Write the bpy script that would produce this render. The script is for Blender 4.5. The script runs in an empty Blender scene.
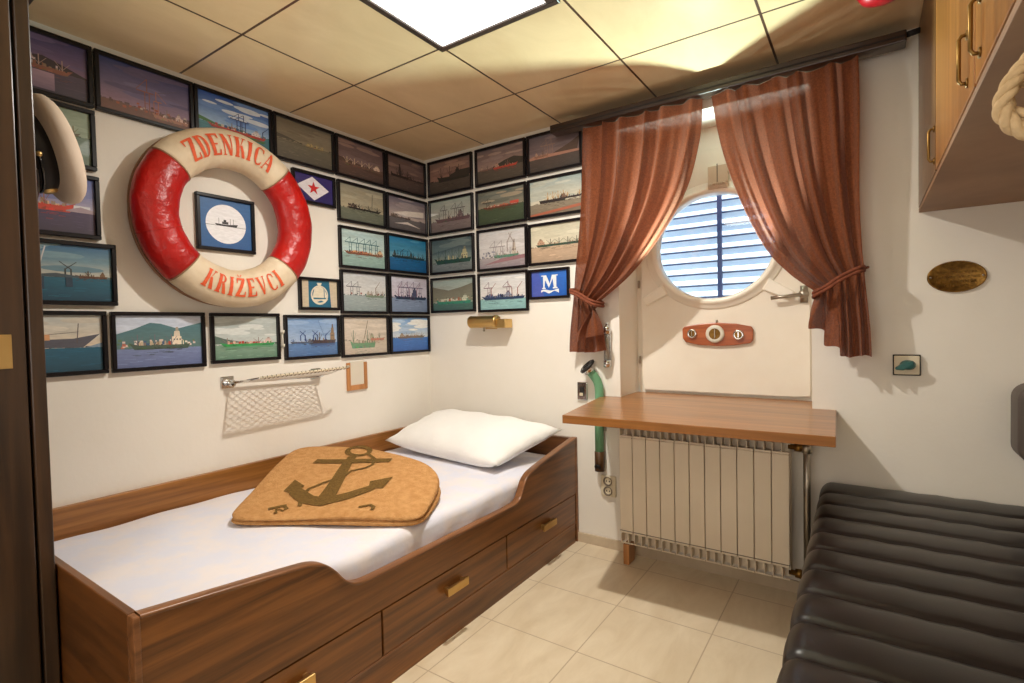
import bpy, bmesh, math, random
from mathutils import Vector, Matrix
random.seed(7)
PI=math.pi; H=2.2
scene=bpy.context.scene; col=scene.collection
sin,cos=math.sin,math.cos
def lin(c):
    return tuple((v/12.92 if v<=.04045 else ((v+.055)/1.055)**2.4) for v in c)
def rgb(r,g,b): return lin((r/255,g/255,b/255))
# ------------------------------------------------------------------ materials
def nodes(name):
    m=bpy.data.materials.new(name); m.use_nodes=True
    return m,m.node_tree,m.node_tree.nodes['Principled BSDF']
def noise_mix(nt,p,c1,c2,scale=(5,5,5),ns=1,detail=5,lo=.35,hi=.65,rough=.6,distort=0):
    tc=nt.nodes.new('ShaderNodeTexCoord'); mp=nt.nodes.new('ShaderNodeMapping'); mp.inputs['Scale'].default_value=scale
    n=nt.nodes.new('ShaderNodeTexNoise'); n.inputs['Scale'].default_value=ns; n.inputs['Detail'].default_value=detail; n.inputs['Roughness'].default_value=rough
    n.inputs['Distortion'].default_value=distort
    r=nt.nodes.new('ShaderNodeValToRGB'); r.color_ramp.elements[0].position=lo; r.color_ramp.elements[1].position=hi
    r.color_ramp.elements[0].color=(*c1,1); r.color_ramp.elements[1].color=(*c2,1)
    nt.links.new(tc.outputs['Object'],mp.inputs[0]); nt.links.new(mp.outputs[0],n.inputs[0]); nt.links.new(n.outputs[0],r.inputs[0])
    return r,n,mp,tc
def bump(nt,p,scale,strength,dist=.01,detail=4,stretch=(1,1,1)):
    tc=nt.nodes.new('ShaderNodeTexCoord'); mp=nt.nodes.new('ShaderNodeMapping'); mp.inputs['Scale'].default_value=stretch
    n=nt.nodes.new('ShaderNodeTexNoise'); n.inputs['Scale'].default_value=scale; n.inputs['Detail'].default_value=detail
    b=nt.nodes.new('ShaderNodeBump'); b.inputs['Strength'].default_value=strength; b.inputs['Distance'].default_value=dist
    nt.links.new(tc.outputs['Object'],mp.inputs[0]); nt.links.new(mp.outputs[0],n.inputs[0])
    nt.links.new(n.outputs[0],b.inputs['Height']); nt.links.new(b.outputs[0],p.inputs['Normal'])
def mat(name,c,rough=.5,metal=0,c2=None,scale=(3,3,3),bmp=None,coat=0,spec=.5,lo=.35,hi=.65):
    m,nt,p=nodes(name)
    p.inputs['Roughness'].default_value=rough; p.inputs['Metallic'].default_value=metal
    p.inputs['Specular IOR Level'].default_value=spec
    p.inputs['Coat Weight'].default_value=coat; p.inputs['Coat Roughness'].default_value=.1
    if c2 is None: c2=tuple(v*.9 for v in c)
    r,*_=noise_mix(nt,p,c,c2,scale,lo=lo,hi=hi); nt.links.new(r.outputs[0],p.inputs['Base Color'])
    if bmp: bump(nt,p,*bmp)
    return m
def wood(name,c1,c2,axis,rough=.35,dens=1.0,coat=.15):
    # grain lines run along `axis`
    m,nt,p=nodes(name); p.inputs['Roughness'].default_value=rough; p.inputs['Coat Weight'].default_value=coat; p.inputs['Coat Roughness'].default_value=.25
    s=[34*dens]*3; s[axis]=1.6
    r,n,mp,tc=noise_mix(nt,p,c1,c2,tuple(s),ns=1,detail=7,lo=.36,hi=.62,distort=.35)
    s2=[5*dens]*3; s2[axis]=.7
    mp2=nt.nodes.new('ShaderNodeMapping'); mp2.inputs['Scale'].default_value=tuple(s2); n2=nt.nodes.new('ShaderNodeTexNoise'); n2.inputs['Scale'].default_value=1
    nt.links.new(tc.outputs['Object'],mp2.inputs[0]); nt.links.new(mp2.outputs[0],n2.inputs[0])
    mr=nt.nodes.new('ShaderNodeMapRange'); mr.inputs['From Min'].default_value=.3; mr.inputs['From Max'].default_value=.7; mr.inputs['To Min'].default_value=.78; mr.inputs['To Max'].default_value=1.15
    nt.links.new(n2.outputs[0],mr.inputs[0])
    mx=nt.nodes.new('ShaderNodeMix'); mx.data_type='RGBA'; mx.blend_type='MULTIPLY'; mx.inputs[0].default_value=1
    nt.links.new(r.outputs[0],mx.inputs[6]); nt.links.new(mr.outputs[0],mx.inputs[7]); nt.links.new(mx.outputs[2],p.inputs['Base Color'])
    b=nt.nodes.new('ShaderNodeBump'); b.inputs['Strength'].default_value=.12; b.inputs['Distance'].default_value=.002
    nt.links.new(n.outputs[0],b.inputs['Height']); nt.links.new(b.outputs[0],p.inputs['Normal'])
    return m
def grid_lines(nt,axis_out,off,step,w):
    """value 1 on a line of half width w (m) around off+k*step"""
    a=nt.nodes.new('ShaderNodeMath'); a.operation='SUBTRACT'; a.inputs[1].default_value=off-step*40-step/2
    nt.links.new(axis_out,a.inputs[0])
    b=nt.nodes.new('ShaderNodeMath'); b.operation='MODULO'; b.inputs[1].default_value=step; nt.links.new(a.outputs[0],b.inputs[0])
    c=nt.nodes.new('ShaderNodeMath'); c.operation='SUBTRACT'; c.inputs[1].default_value=step/2; nt.links.new(b.outputs[0],c.inputs[0])
    d=nt.nodes.new('ShaderNodeMath'); d.operation='ABSOLUTE'; nt.links.new(c.outputs[0],d.inputs[0])
    e=nt.nodes.new('ShaderNodeMath'); e.operation='LESS_THAN'; e.inputs[1].default_value=w; nt.links.new(d.outputs[0],e.inputs[0])
    return e.outputs[0]
def tiled(name,c1,c2,line,ox,sx,oy,sy,w,nscale,rough,coat=0,stretch=1,lo=.35,hi=.65,swap=False):
    m,nt,p=nodes(name); p.inputs['Roughness'].default_value=rough; p.inputs['Coat Weight'].default_value=coat; p.inputs['Coat Roughness'].default_value=.12
    r,n,mp,tc=noise_mix(nt,p,c1,c2,(nscale*stretch,nscale,nscale),detail=9,lo=lo,hi=hi,rough=.65,distort=.6)
    s=nt.nodes.new('ShaderNodeSeparateXYZ'); nt.links.new(tc.outputs['Object'],s.inputs[0])
    gx=grid_lines(nt,s.outputs[0],ox,sx,w); gy=grid_lines(nt,s.outputs[1],oy,sy,w)
    mxm=nt.nodes.new('ShaderNodeMath'); mxm.operation='MAXIMUM'; nt.links.new(gx,mxm.inputs[0]); nt.links.new(gy,mxm.inputs[1])
    mx=nt.nodes.new('ShaderNodeMix'); mx.data_type='RGBA'; nt.links.new(mxm.outputs[0],mx.inputs[0]); nt.links.new(r.outputs[0],mx.inputs[6]); mx.inputs[7].default_value=(*line,1)
    nt.links.new(mx.outputs[2],p.inputs['Base Color'])
    b=nt.nodes.new('ShaderNodeBump'); b.invert=True; b.inputs['Strength'].default_value=.5; b.inputs['Distance'].default_value=.003
    nt.links.new(mxm.outputs[0],b.inputs['Height']); nt.links.new(b.outputs[0],p.inputs['Normal'])
    return m
M={}
M['wall']=mat('wall_plaster',rgb(243,237,227),.75,c2=rgb(236,229,217),scale=(1.2,1.2,1.2),bmp=(60,.12,.004))
M['niche']=mat('niche_paint',rgb(246,240,226),.5,c2=rgb(238,229,212),scale=(2,2,2),bmp=(40,.1,.003))
M['enamel']=mat('cream_enamel',rgb(248,242,228),.3,c2=rgb(240,232,214),bmp=(30,.08,.003))
M['ceil']=tiled('ceiling_veneer',rgb(226,197,154),rgb(214,183,140),rgb(72,46,28),.4726,.5113,-.4371,.489,.0045,2.2,.3,coat=.25,stretch=2)
M['floor']=tiled('floor_tile',rgb(236,220,192),rgb(216,196,164),rgb(194,172,142),1.467,.37,-.4975,.3545,.0022,3.0,.38,coat=.1,stretch=3,lo=.3,hi=.72)
M['bedX']=wood('walnut_side',rgb(146,92,42),rgb(98,58,22),1)
M['bedEnd']=wood('walnut_end',rgb(120,72,32),rgb(84,50,22),0)
M['edge']=wood('walnut_edge',rgb(150,98,58),rgb(112,70,38),1)
M['rail']=wood('back_rail_wood',rgb(176,118,58),rgb(134,84,36),1)
M['ward']=wood('wardrobe_veneer',rgb(68,46,28),rgb(46,31,19),2,dens=.8)
M['cab']=wood('cabinet_veneer',rgb(176,118,54),rgb(146,94,40),2,dens=1.0)
M['cabd']=wood('cabinet_veneer_dark',rgb(124,84,42),rgb(98,64,30),2,dens=1.0)
M['cabu']=mat('cabinet_underside',rgb(158,122,92),.6,c2=rgb(138,104,78),scale=(4,4,4))
M['table']=wood('table_top_wood',rgb(172,112,52),rgb(136,84,36),0,rough=.28,dens=.8,coat=.3)
M['block']=wood('pine_block',rgb(200,140,84),rgb(170,112,62),2)
M['railtop']=wood('curtain_rail_wood',rgb(58,37,23),rgb(40,26,17),0)
M['black']=mat('black_frame_lacquer',rgb(22,16,20),.35,c2=rgb(12,9,12),spec=.3)
M['brass']=mat('polished_brass',rgb(224,190,128),.33,1,c2=rgb(196,158,96))
M['pull']=mat('tarnished_brass_pull',rgb(168,132,74),.3,.95,c2=rgb(128,98,52))
M['oldbrass']=mat('aged_brass',rgb(150,112,52),.42,.85,c2=rgb(110,78,36),scale=(60,60,60),bmp=(120,.3,.003))
M['chrome']=mat('chrome',rgb(225,225,225),.12,1)
M['steel']=mat('dull_steel',rgb(170,160,145),.35,.9)
M['sheet']=mat('bed_sheet',rgb(226,227,240),.85,c2=rgb(236,230,232),scale=(7,7,7),bmp=(9,.25,.02),lo=.42,hi=.6)
M['pillow']=mat('white_cotton',rgb(250,248,244),.9,c2=rgb(243,241,238),bmp=(7,.5,.03))
M['blanket']=mat('camel_wool',rgb(208,158,104),.98,c2=rgb(190,138,84),scale=(40,40,40),bmp=(160,.9,.006),spec=.1)
M['ink']=mat('brown_print',rgb(104,80,42),.98,c2=rgb(126,96,52),scale=(90,90,90),bmp=(160,.9,.006),spec=.1)
M['leather']=mat('black_leather',rgb(34,27,24),.33,c2=rgb(25,20,18),scale=(6,6,6),bmp=(260,.1,.001))
M['stitch']=mat('thread',rgb(72,58,50),.6)
M['dark']=mat('dark_base',rgb(30,24,22),.6)
M['pad']=mat('grey_vinyl',rgb(96,84,78),.5,c2=rgb(86,76,70),bmp=(120,.2,.002))
M['piping']=mat('dark_piping',rgb(44,36,33),.5)
M['rad']=mat('radiator_enamel',rgb(240,226,204),.4,c2=rgb(232,217,194),scale=(2,2,2))
M['raddark']=mat('radiator_core',rgb(120,106,90),.7)
M['base']=mat('baseboard_tile',rgb(206,188,162),.45,c2=rgb(192,172,146),scale=(6,6,6))
M['plastic']=mat('ivory_plastic',rgb(226,212,184),.35)
M['green']=mat('green_paint',rgb(122,176,138),.4,c2=rgb(102,156,118))
M['teal']=mat('teal_knob',rgb(36,92,88),.35,c2=rgb(28,72,72))
M['brown']=mat('brown_tube',rgb(96,66,36),.4,c2=rgb(70,46,26))
M['rubber']=mat('black_rubber',rgb(22,20,20),.4)
M['red']=mat('red_canvas',rgb(188,16,10),.36,c2=rgb(158,10,7),scale=(6,6,6),bmp=(30,.6,.010),coat=.12)
M['white']=mat('aged_white_canvas',rgb(226,208,180),.6,c2=rgb(206,184,152),scale=(8,8,8),bmp=(60,.25,.003))
M['letter']=mat('faded_red_lettering',rgb(226,96,48),.7,c2=rgb(214,80,44),scale=(30,30,30))
M['cord']=mat('cord',rgb(150,112,84),.8)
M['rope']=mat('natural_rope',rgb(214,186,144),.9,c2=rgb(190,160,118),scale=(30,30,30),bmp=(90,.8,.004))
M['capw']=mat('cap_white',rgb(232,214,196),.8,bmp=(120,.2,.002))
M['capb']=mat('cap_black',rgb(24,22,26),.55)
M['visor']=mat('cap_visor',rgb(20,18,20),.15,coat=.5)
M['redthing']=mat('red_glass',rgb(190,10,26),.3)
M['pinboard']=wood('teak_plaque',rgb(190,104,52),rgb(158,78,36),0)
M['dial']=mat('dial_face',rgb(190,180,150),.3,.3)
M['dialw']=mat('dial_white',rgb(228,222,206),.4)
M['netm']=mat('white_net_cord',rgb(228,220,208),.6)
M['paper']=mat('paper',rgb(226,216,198),.5)
M['louvre']=mat('louvre_paint',rgb(206,218,226),.5,c2=rgb(180,198,214))
M['bar']=mat('louvre_bar',rgb(38,58,104),.5)
# emissive diffuser
def emis(name,c,s):
    m,nt,p=nodes(name); p.inputs['Base Color'].default_value=(*c,1); p.inputs['Emission Color'].default_value=(*c,1); p.inputs['Emission Strength'].default_value=s
    n=nt.nodes.new('ShaderNodeTexNoise'); n.inputs['Scale'].default_value=3
    r=nt.nodes.new('ShaderNodeMapRange'); r.inputs['To Min'].default_value=s*.9; r.inputs['To Max'].default_value=s*1.1
    nt.links.new(n.outputs[0],r.inputs[0]); nt.links.new(r.outputs[0],p.inputs['Emission Strength'])
    return m
M['diff']=emis('light_diffuser',(1,.96,.9),4.0)
def glassmat():
    m,nt,p=nodes('window_glass'); nt.nodes.remove(p); out=nt.nodes['Material Output']
    t=nt.nodes.new('ShaderNodeBsdfTransparent'); t.inputs[0].default_value=(.94,.97,1,1); g=nt.nodes.new('ShaderNodeBsdfGlossy'); g.inputs['Roughness'].default_value=.03
    f=nt.nodes.new('ShaderNodeFresnel'); f.inputs[0].default_value=1.45
    n=nt.nodes.new('ShaderNodeTexNoise'); n.inputs['Scale'].default_value=6; 
    mx=nt.nodes.new('ShaderNodeMixShader'); nt.links.new(f.outputs[0],mx.inputs[0]); nt.links.new(t.outputs[0],mx.inputs[1]); nt.links.new(g.outputs[0],mx.inputs[2]); nt.links.new(mx.outputs[0],out.inputs[0])
    return m
M['glass']=glassmat()
def clearmat():
    m,nt,p=nodes('clear_tube'); p.inputs['Base Color'].default_value=(.9,.9,.88,1); p.inputs['Transmission Weight'].default_value=.75; p.inputs['Roughness'].default_value=.05
    return m
M['clear']=clearmat()
def curtainmat():
    m,nt,p=nodes('rust_curtain_cloth'); out=nt.nodes['Material Output']
    p.inputs['Roughness'].default_value=.9; p.inputs['Specular IOR Level'].default_value=.15; p.inputs['Sheen Weight'].default_value=.15
    r,n,mp,tc=noise_mix(nt,p,rgb(136,77,46),rgb(110,60,36),(120,120,120),detail=3); nt.links.new(r.outputs[0],p.inputs['Base Color'])
    tr=nt.nodes.new('ShaderNodeBsdfTranslucent'); tr.inputs[0].default_value=(*rgb(168,98,74),1)
    mx=nt.nodes.new('ShaderNodeMixShader'); mx.inputs[0].default_value=.2
    nt.links.new(p.outputs[0],mx.inputs[1]); nt.links.new(tr.outputs[0],mx.inputs[2])
    tp=nt.nodes.new('ShaderNodeBsdfTransparent'); tp.inputs[0].default_value=(1,.86,.88,1)
    n2=nt.nodes.new('ShaderNodeTexNoise'); n2.inputs['Scale'].default_value=300; n2.inputs['Detail'].default_value=1
    nt.links.new(tc.outputs['Object'],n2.inputs[0])
    mr=nt.nodes.new('ShaderNodeMapRange'); mr.inputs['From Min'].default_value=.52; mr.inputs['From Max'].default_value=.60; mr.inputs['To Max'].default_value=.20
    nt.links.new(n2.outputs[0],mr.inputs[0])
    m2=nt.nodes.new('ShaderNodeMixShader'); nt.links.new(mr.outputs[0],m2.inputs[0]); nt.links.new(mx.outputs[0],m2.inputs[1]); nt.links.new(tp.outputs[0],m2.inputs[2]); nt.links.new(m2.outputs[0],out.inputs[0])
    return m
M['curtain']=curtainmat()
M['tie']=mat('curtain_tie_cloth',rgb(134,72,46),.9,c2=rgb(108,54,34),scale=(60,60,60))
def printmat():
    m,nt,p=nodes('photo_print'); a=nt.nodes.new('ShaderNodeAttribute'); a.attribute_name='Col'
    tc=nt.nodes.new('ShaderNodeTexCoord'); mp=nt.nodes.new('ShaderNodeMapping'); mp.inputs['Scale'].default_value=(40,40,160)
    n=nt.nodes.new('ShaderNodeTexNoise'); n.inputs['Scale'].default_value=1; n.inputs['Detail'].default_value=3
    mr=nt.nodes.new('ShaderNodeMapRange'); mr.inputs['From Min'].default_value=.3; mr.inputs['From Max'].default_value=.7; mr.inputs['To Min'].default_value=.91; mr.inputs['To Max'].default_value=1.07
    mx=nt.nodes.new('ShaderNodeMix'); mx.data_type='RGBA'; mx.blend_type='MULTIPLY'; mx.inputs[0].default_value=1
    nt.links.new(tc.outputs['Object'],mp.inputs[0]); nt.links.new(mp.outputs[0],n.inputs[0]); nt.links.new(n.outputs[0],mr.inputs[0]); nt.links.new(a.outputs[0],mx.inputs[6]); nt.links.new(mr.outputs[0],mx.inputs[7]); nt.links.new(mx.outputs[2],p.inputs['Base Color'])
    p.inputs['Roughness'].default_value=.5; p.inputs['Coat Weight'].default_value=.6; p.inputs['Coat Roughness'].default_value=.04
    return m
M['print']=printmat()
# ------------------------------------------------------------------ object helpers
def link(name,me,m,parent=None,smooth=False):
    o=bpy.data.objects.new(name,me); col.objects.link(o)
    if m is not None:
        for mm in (m if isinstance(m,(list,tuple)) else [m]): me.materials.append(mm)
    if smooth:
        for p in me.polygons: p.use_smooth=True
    if parent is not None: o.parent=parent
    return o
def bobj(name,bm,m,parent=None,smooth=False,bevel=0,seg=2):
    me=bpy.data.meshes.new(name); bmesh.ops.recalc_face_normals(bm,faces=bm.faces[:]); bm.to_mesh(me); bm.free()
    o=link(name,me,m,parent,smooth)
    if parent is not None:   # parents sit at their base; child geometry is in world coordinates
        o.location=-parent_world(parent)
    if bevel:
        md=o.modifiers.new('bevel','BEVEL'); md.width=bevel; md.segments=seg; md.limit_method='ANGLE'
    return o
def parent_world(p):
    v=Vector((0,0,0))
    while p is not None: v+=p.location; p=p.parent
    return v
def tag(o,label=None,cat=None,group=None,kind=None):
    if label: o['label']=label
    if cat: o['category']=cat
    if group: o['group']=group
    if kind: o['kind']=kind
    return o
def thing(name,label,cat,loc,group=None,kind=None):
    o=bpy.data.objects.new(name,None); o.empty_display_size=.05; col.objects.link(o); o.location=loc
    return tag(o,label,cat,group,kind)
def box(bm,x0,x1,y0,y1,z0,z1):
    v=[bm.verts.new((x,y,z)) for x in (x0,x1) for y in (y0,y1) for z in (z0,z1)]
    for f in ((0,1,3,2),(4,6,7,5),(0,4,5,1),(2,3,7,6),(0,2,6,4),(1,5,7,3)): bm.faces.new([v[i] for i in f])
    return v
def prism(bm,pts,z0,z1,ax=2):
    """extrude polygon pts (2D in the two other axes) from z0 to z1 along axis ax"""
    def P(p,w):
        q=list(p); q.insert(ax,w); return q
    a=[bm.verts.new(P(p,z0)) for p in pts]; b=[bm.verts.new(P(p,z1)) for p in pts]
    bm.faces.new(a[::-1]); bm.faces.new(b)
    n=len(pts)
    for i in range(n): bm.faces.new((a[i],a[(i+1)%n],b[(i+1)%n],b[i]))
def frame_to(d):
    d=Vector(d).normalized(); u=Vector((0,0,1)) if abs(d.z)<.9 else Vector((1,0,0))
    a=d.cross(u).normalized(); return a,d.cross(a).normalized()
def tube(bm,pts,r,seg=12,cap=True,closed=False):
    pts=[Vector(p) for p in pts]; n=len(pts); rings=[]
    rr=r if isinstance(r,(list,tuple)) else [r]*n
    a=None
    for i,p in enumerate(pts):
        if closed: d=pts[(i+1)%n]-pts[i-1]
        else: d=pts[min(i+1,n-1)]-pts[max(i-1,0)]
        d.normalize()
        if a is None: a,b=frame_to(d)
        else:
            a=(a-d*a.dot(d)).normalized()
        b=d.cross(a)
        rings.append([bm.verts.new(p+(a*cos(2*PI*k/seg)+b*sin(2*PI*k/seg))*rr[i]) for k in range(seg)])
    m=n if closed else n-1
    for i in range(m):
        A=rings[i];B=rings[(i+1)%n]
        for k in range(seg): bm.faces.new((A[k],A[(k+1)%seg],B[(k+1)%seg],B[k]))
    if cap and not closed: bm.faces.new(rings[0][::-1]); bm.faces.new(rings[-1])
def lathe(bm,prof,origin,axis,seg=32,sx=1,sy=1,uv=None):
    """prof: list of (radius, height along axis)"""
    ax=Vector(axis).normalized(); a,b=uv if uv else frame_to(ax); o=Vector(origin); rings=[]
    for r,h in prof:
        if r<=1e-6: rings.append([bm.verts.new(o+ax*h)])
        else: rings.append([bm.verts.new(o+ax*h+(a*cos(2*PI*k/seg)*sx+b*sin(2*PI*k/seg)*sy)*r) for k in range(seg)])
    for A,B in zip(rings,rings[1:]):
        for k in range(seg):
            k2=(k+1)%seg
            if len(A)==1 and len(B)==1: continue
            if len(A)==1: bm.faces.new((A[0],B[k],B[k2]))
            elif len(B)==1: bm.faces.new((A[k],A[k2],B[0]))
            else: bm.faces.new((A[k],A[k2],B[k2],B[k]))
def NB(): return bmesh.new()
def simple_box(name,b,m,parent=None,bevel=0): 
    bm=NB(); box(bm,*b); return bobj(name,bm,m,parent,bevel=bevel)
def struct(o): o['kind']='structure'; return o

# ================================================================== ROOM
XR=2.95; YB=-3.3
struct(simple_box('floor',(-.1,XR+.1,YB-.1,.1,-.1,0),M['floor']))
struct(simple_box('ceiling',(-.1,XR+.1,YB-.1,.3,H,H+.1),M['ceil']))
struct(simple_box('wall_left',(-.12,0,YB-.1,.3,0,H),M['wall']))
struct(simple_box('wall_right',(XR,XR+.12,YB-.1,.3,0,H),M['wall']))
struct(simple_box('wall_front',(0,XR,YB-.12,YB,0,H),M['wall']))
NX0,NX1,NZ0,NZ1,ND=1.29,2.122,.744,2.095,.25
bm=NB(); box(bm,0,NX0,0,.3,0,H); box(bm,NX1,XR,0,.3,0,H); box(bm,NX0,NX1,0,.3,0,NZ0-.001); box(bm,NX0,NX1,0,.3,NZ1,H)
struct(bobj('wall_back',bm,M['wall']))
bm=NB(); box(bm,1.032,XR,-.012,0,0,.05); struct(bobj('baseboard_back',bm,M['base'],bevel=.002))

# ---- window with hinged inner panel
PX,PZ,PR=1.684,1.514,.270
win=thing('window_1',None,None,(PX,ND,NZ0),kind='structure')
def holed_panel(bm,x0,x1,z0,z1,cx,cz,r,y0,y1,seg=96):
    for (ya,yb) in ((y0,y0),(y1,y1)):
        pass
    rings={}
    for key,y in (('f',y0),('b',y1)):
        inn=[];out=[]
        for k in range(seg):
            t=2*PI*k/seg; dx,dz=cos(t),sin(t)
            inn.append(bm.verts.new((cx+r*dx,y,cz+r*dz)))
            s=min(((x1-cx)/dx if dx>0 else (x0-cx)/dx) if abs(dx)>1e-9 else 1e9,((z1-cz)/dz if dz>0 else (z0-cz)/dz) if abs(dz)>1e-9 else 1e9)
            out.append(bm.verts.new((cx+s*dx,y,cz+s*dz)))
        rings[key]=(inn,out)
        for k in range(seg): bm.faces.new((inn[k],inn[(k+1)%seg],out[(k+1)%seg],out[k]))
    for j in (0,1):
        A=rings['f'][j];B=rings['b'][j]
        for k in range(seg): bm.faces.new((A[k],A[(k+1)%seg],B[(k+1)%seg],B[k]))
bm=NB(); holed_panel(bm,NX0,NX1,NZ0,NZ1,PX,PZ,PR+.004,ND,ND+.03); bobj('window_surround',bm,M['niche'],win)
bm=NB(); holed_panel(bm,1.318,2.098,.79,1.985,PX,PZ,PR+.03,ND-.016,ND-.0005); bobj('window_panel',bm,M['niche'],win,bevel=.004)
bm=NB(); lathe(bm,[(PR+.012,.0),(PR+.054,.0),(PR+.054,.008),(PR+.048,.014),(PR+.030,.016),(PR+.027,.022),(PR+.016,.028),(PR+.003,.024),(PR-.002,.014),(PR-.002,-.05),(PR+.012,-.05),(PR+.012,0)],(PX,ND-.012,PZ),(0,-1,0),96,1.03,.955,(Vector((1,0,0)),Vector((0,0,1)))); bobj('window_ring',bm,M['enamel'],win,True)
bm=NB(); lathe(bm,[(0,0),(PR,0),(PR,.008),(0,.008)],(PX,ND+.03,PZ),(0,-1,0),64,1.03,.99,(Vector((1,0,0)),Vector((0,0,1)))); bobj('window_glass',bm,M['glass'],win)
bm=NB(); box(bm,PX-.012,PX+.080,ND-.05,ND-.008,PZ+.268,PZ+.378)
for k in range(5): lathe(bm,[(0,0),(.008,0),(.008,.008),(0,.011)],(PX+.002+k*.017,ND-.05,PZ+.29),(0,-1,0),10)
bobj('hinge',bm,M['base'],win,bevel=.004)
bm=NB(); box(bm,PX+.030,PX+.034,ND-.053,ND-.05,PZ+.29,PZ+.385); bobj('hinge_seam',bm,M['raddark'],win)
# lugs
bm=NB()
for s in (-1,1):
    a=Vector((PX+s*.235,0,PZ-.20)); b=Vector((PX+s*.345,0,PZ-.262)); d=(b-a).normalized(); n=Vector((-d.z,0,d.x))*.03
    prism(bm,[((a+n).x,(a+n).z),((b+n*.7).x,(b+n*.7).z),((b-n*.7).x,(b-n*.7).z),((a-n).x,(a-n).z)],ND-.035,ND-.008,1)
bobj('lug',bm,M['enamel'],win,bevel=.006)
# latch lever
lt=NB(); lathe(lt,[(0,0),(.02,0),(.022,.02),(.016,.035),(0,.04)],(2.075,ND-.016,1.258),(0,-1,0),20)
tube(lt,[(2.075,ND-.045,1.256),(2.0,ND-.055,1.25),(1.945,ND-.055,1.245)],[.009,.008,.009],10); box(lt,2.06,2.09,ND-.03,ND-.014,1.22,1.296)
bobj('latch_lever',lt,M['steel'],win,True)
bm=NB()
for z in (.95,1.35): tube(bm,[(1.306,ND-.018,z-.02),(1.306,ND-.018,z+.02)],.006,8)
bobj('panel_pin',bm,M['steel'],win,True)
# louvre outside
lv=thing('window_louvre','pale blue slatted louvre shutter seen behind the round porthole glass','shutter',(PX,.62,1.1))
for k in range(16):
    z=1.02+k*.066
    bm=NB(); prism(bm,[(.60,z),(.66,z-.030),(.664,z-.024),(.604,z+.006)],1.2,2.2,0); sl_=bobj('slat',bm,M['louvre'],lv); simple_box('slat_shade',(1.2,2.2,.599,.606,z-.006,z+.001),M['bar'],sl_)  # dark strip paints the shade along each slat's lower edge
bm=NB(); box(bm,1.628,1.65,.575,.598,.98,2.12); bobj('centre_bar',bm,M['bar'],lv)
for x_ in (1.06,2.1): simple_box('side_frame',(x_,x_+.04,.58,.68,.95,2.13),M['louvre'],lv)

# ---- ceiling light
cl=thing('ceiling_light','square recessed ceiling light panel, glowing white with a brown rim','light',(1.24,-1.17,H-.001))
LX0,LX1,LY0,LY1=.985,1.493,-1.414,-.929
bm=NB()
for b in ((LX0,LX1,LY0,LY0+.028),(LX0,LX1,LY1-.022,LY1),(LX0,LX0+.022,LY0+.028,LY1-.022),(LX1-.038,LX1,LY0+.028,LY1-.022)): box(bm,*b,H-.02,H-.001)
bobj('rim',bm,M['railtop'],cl,bevel=.002)
simple_box('diffuser',(LX0+.022,LX1-.038,LY0+.028,LY1-.022,H-.012,H-.002),M['diff'],cl)

# ================================================================== WARDROBE
w=thing('wardrobe','tall dark brown wooden wardrobe at the left, beyond the foot of the bed','wardrobe',(.28,-2.5,0))
simple_box('body',(.0,.545,-3.1,-2.022,0,2.185),M['ward'],w)
simple_box('corner_post',(.545,.585,-2.05,-2.020,0,2.185),M['ward'],w,.003)
simple_box('door',(.547,.583,-2.62,-2.056,.06,2.17),M['ward'],w,.003)
simple_box('door',(.547,.583,-3.08,-2.626,.06,2.17),M['ward'],w,.003)
simple_box('lock_plate',(.583,.586,-2.118,-2.082,1.065,1.148),M['brass'],w,.001)

# ================================================================== BED
bed=thing('bunk_bed','dark walnut built-in single bed with three drawers along the left wall','bed',(.5,-1.0,0))
yF=-2.0; bx=1.042
# front board profile in (y,z)
prof=[(-2.0,.545),(-1.64,.502),(-1.585,.493),(-1.545,.474),(-1.51,.44),(-1.485,.405),(-1.455,.382),(-1.415,.372),(-1.35,.370),(-1.0,.366),(-.61,.362),(-.575,.365),(-.55,.378),(-.533,.402),(-.515,.434),(-.49,.458),(-.445,.478),(-.2,.518),(-.02,.546)]
def smooth_poly(p,n=3):
    for _ in range(n):
        q=[p[0]]
        for a,b in zip(p,p[1:]): q+= [(a[0]*.75+b[0]*.25,a[1]*.75+b[1]*.25),(a[0]*.25+b[0]*.75,a[1]*.25+b[1]*.75)]
        q.append(p[-1]); p=q
    return p
sp=smooth_poly(prof,2)
bm=NB(); 
pts=[(y,z) for y,z in sp]; bot=[(y,.258) for y,z in sp]
va=[[bm.verts.new((x,y,z)) for y,z in pts] for x in (bx-.028,bx)]; vb=[[bm.verts.new((x,y,z)) for y,z in bot] for x in (bx-.028,bx)]
for k in range(len(pts)-1):
    bm.faces.new((va[1][k],va[1][k+1],vb[1][k+1],vb[1][k])); bm.faces.new((va[0][k+1],va[0][k],vb[0][k],vb[0][k+1]))
    bm.faces.new((va[0][k],va[0][k+1],va[1][k+1],va[1][k])); bm.faces.new((vb[0][k],vb[1][k],vb[1][k+1],vb[0][k+1]))
for k in (0,-1): bm.faces.new((va[0][k],va[1][k],vb[1][k],vb[0][k]))
bobj('side_board',bm,M['bedX'],bed)
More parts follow.
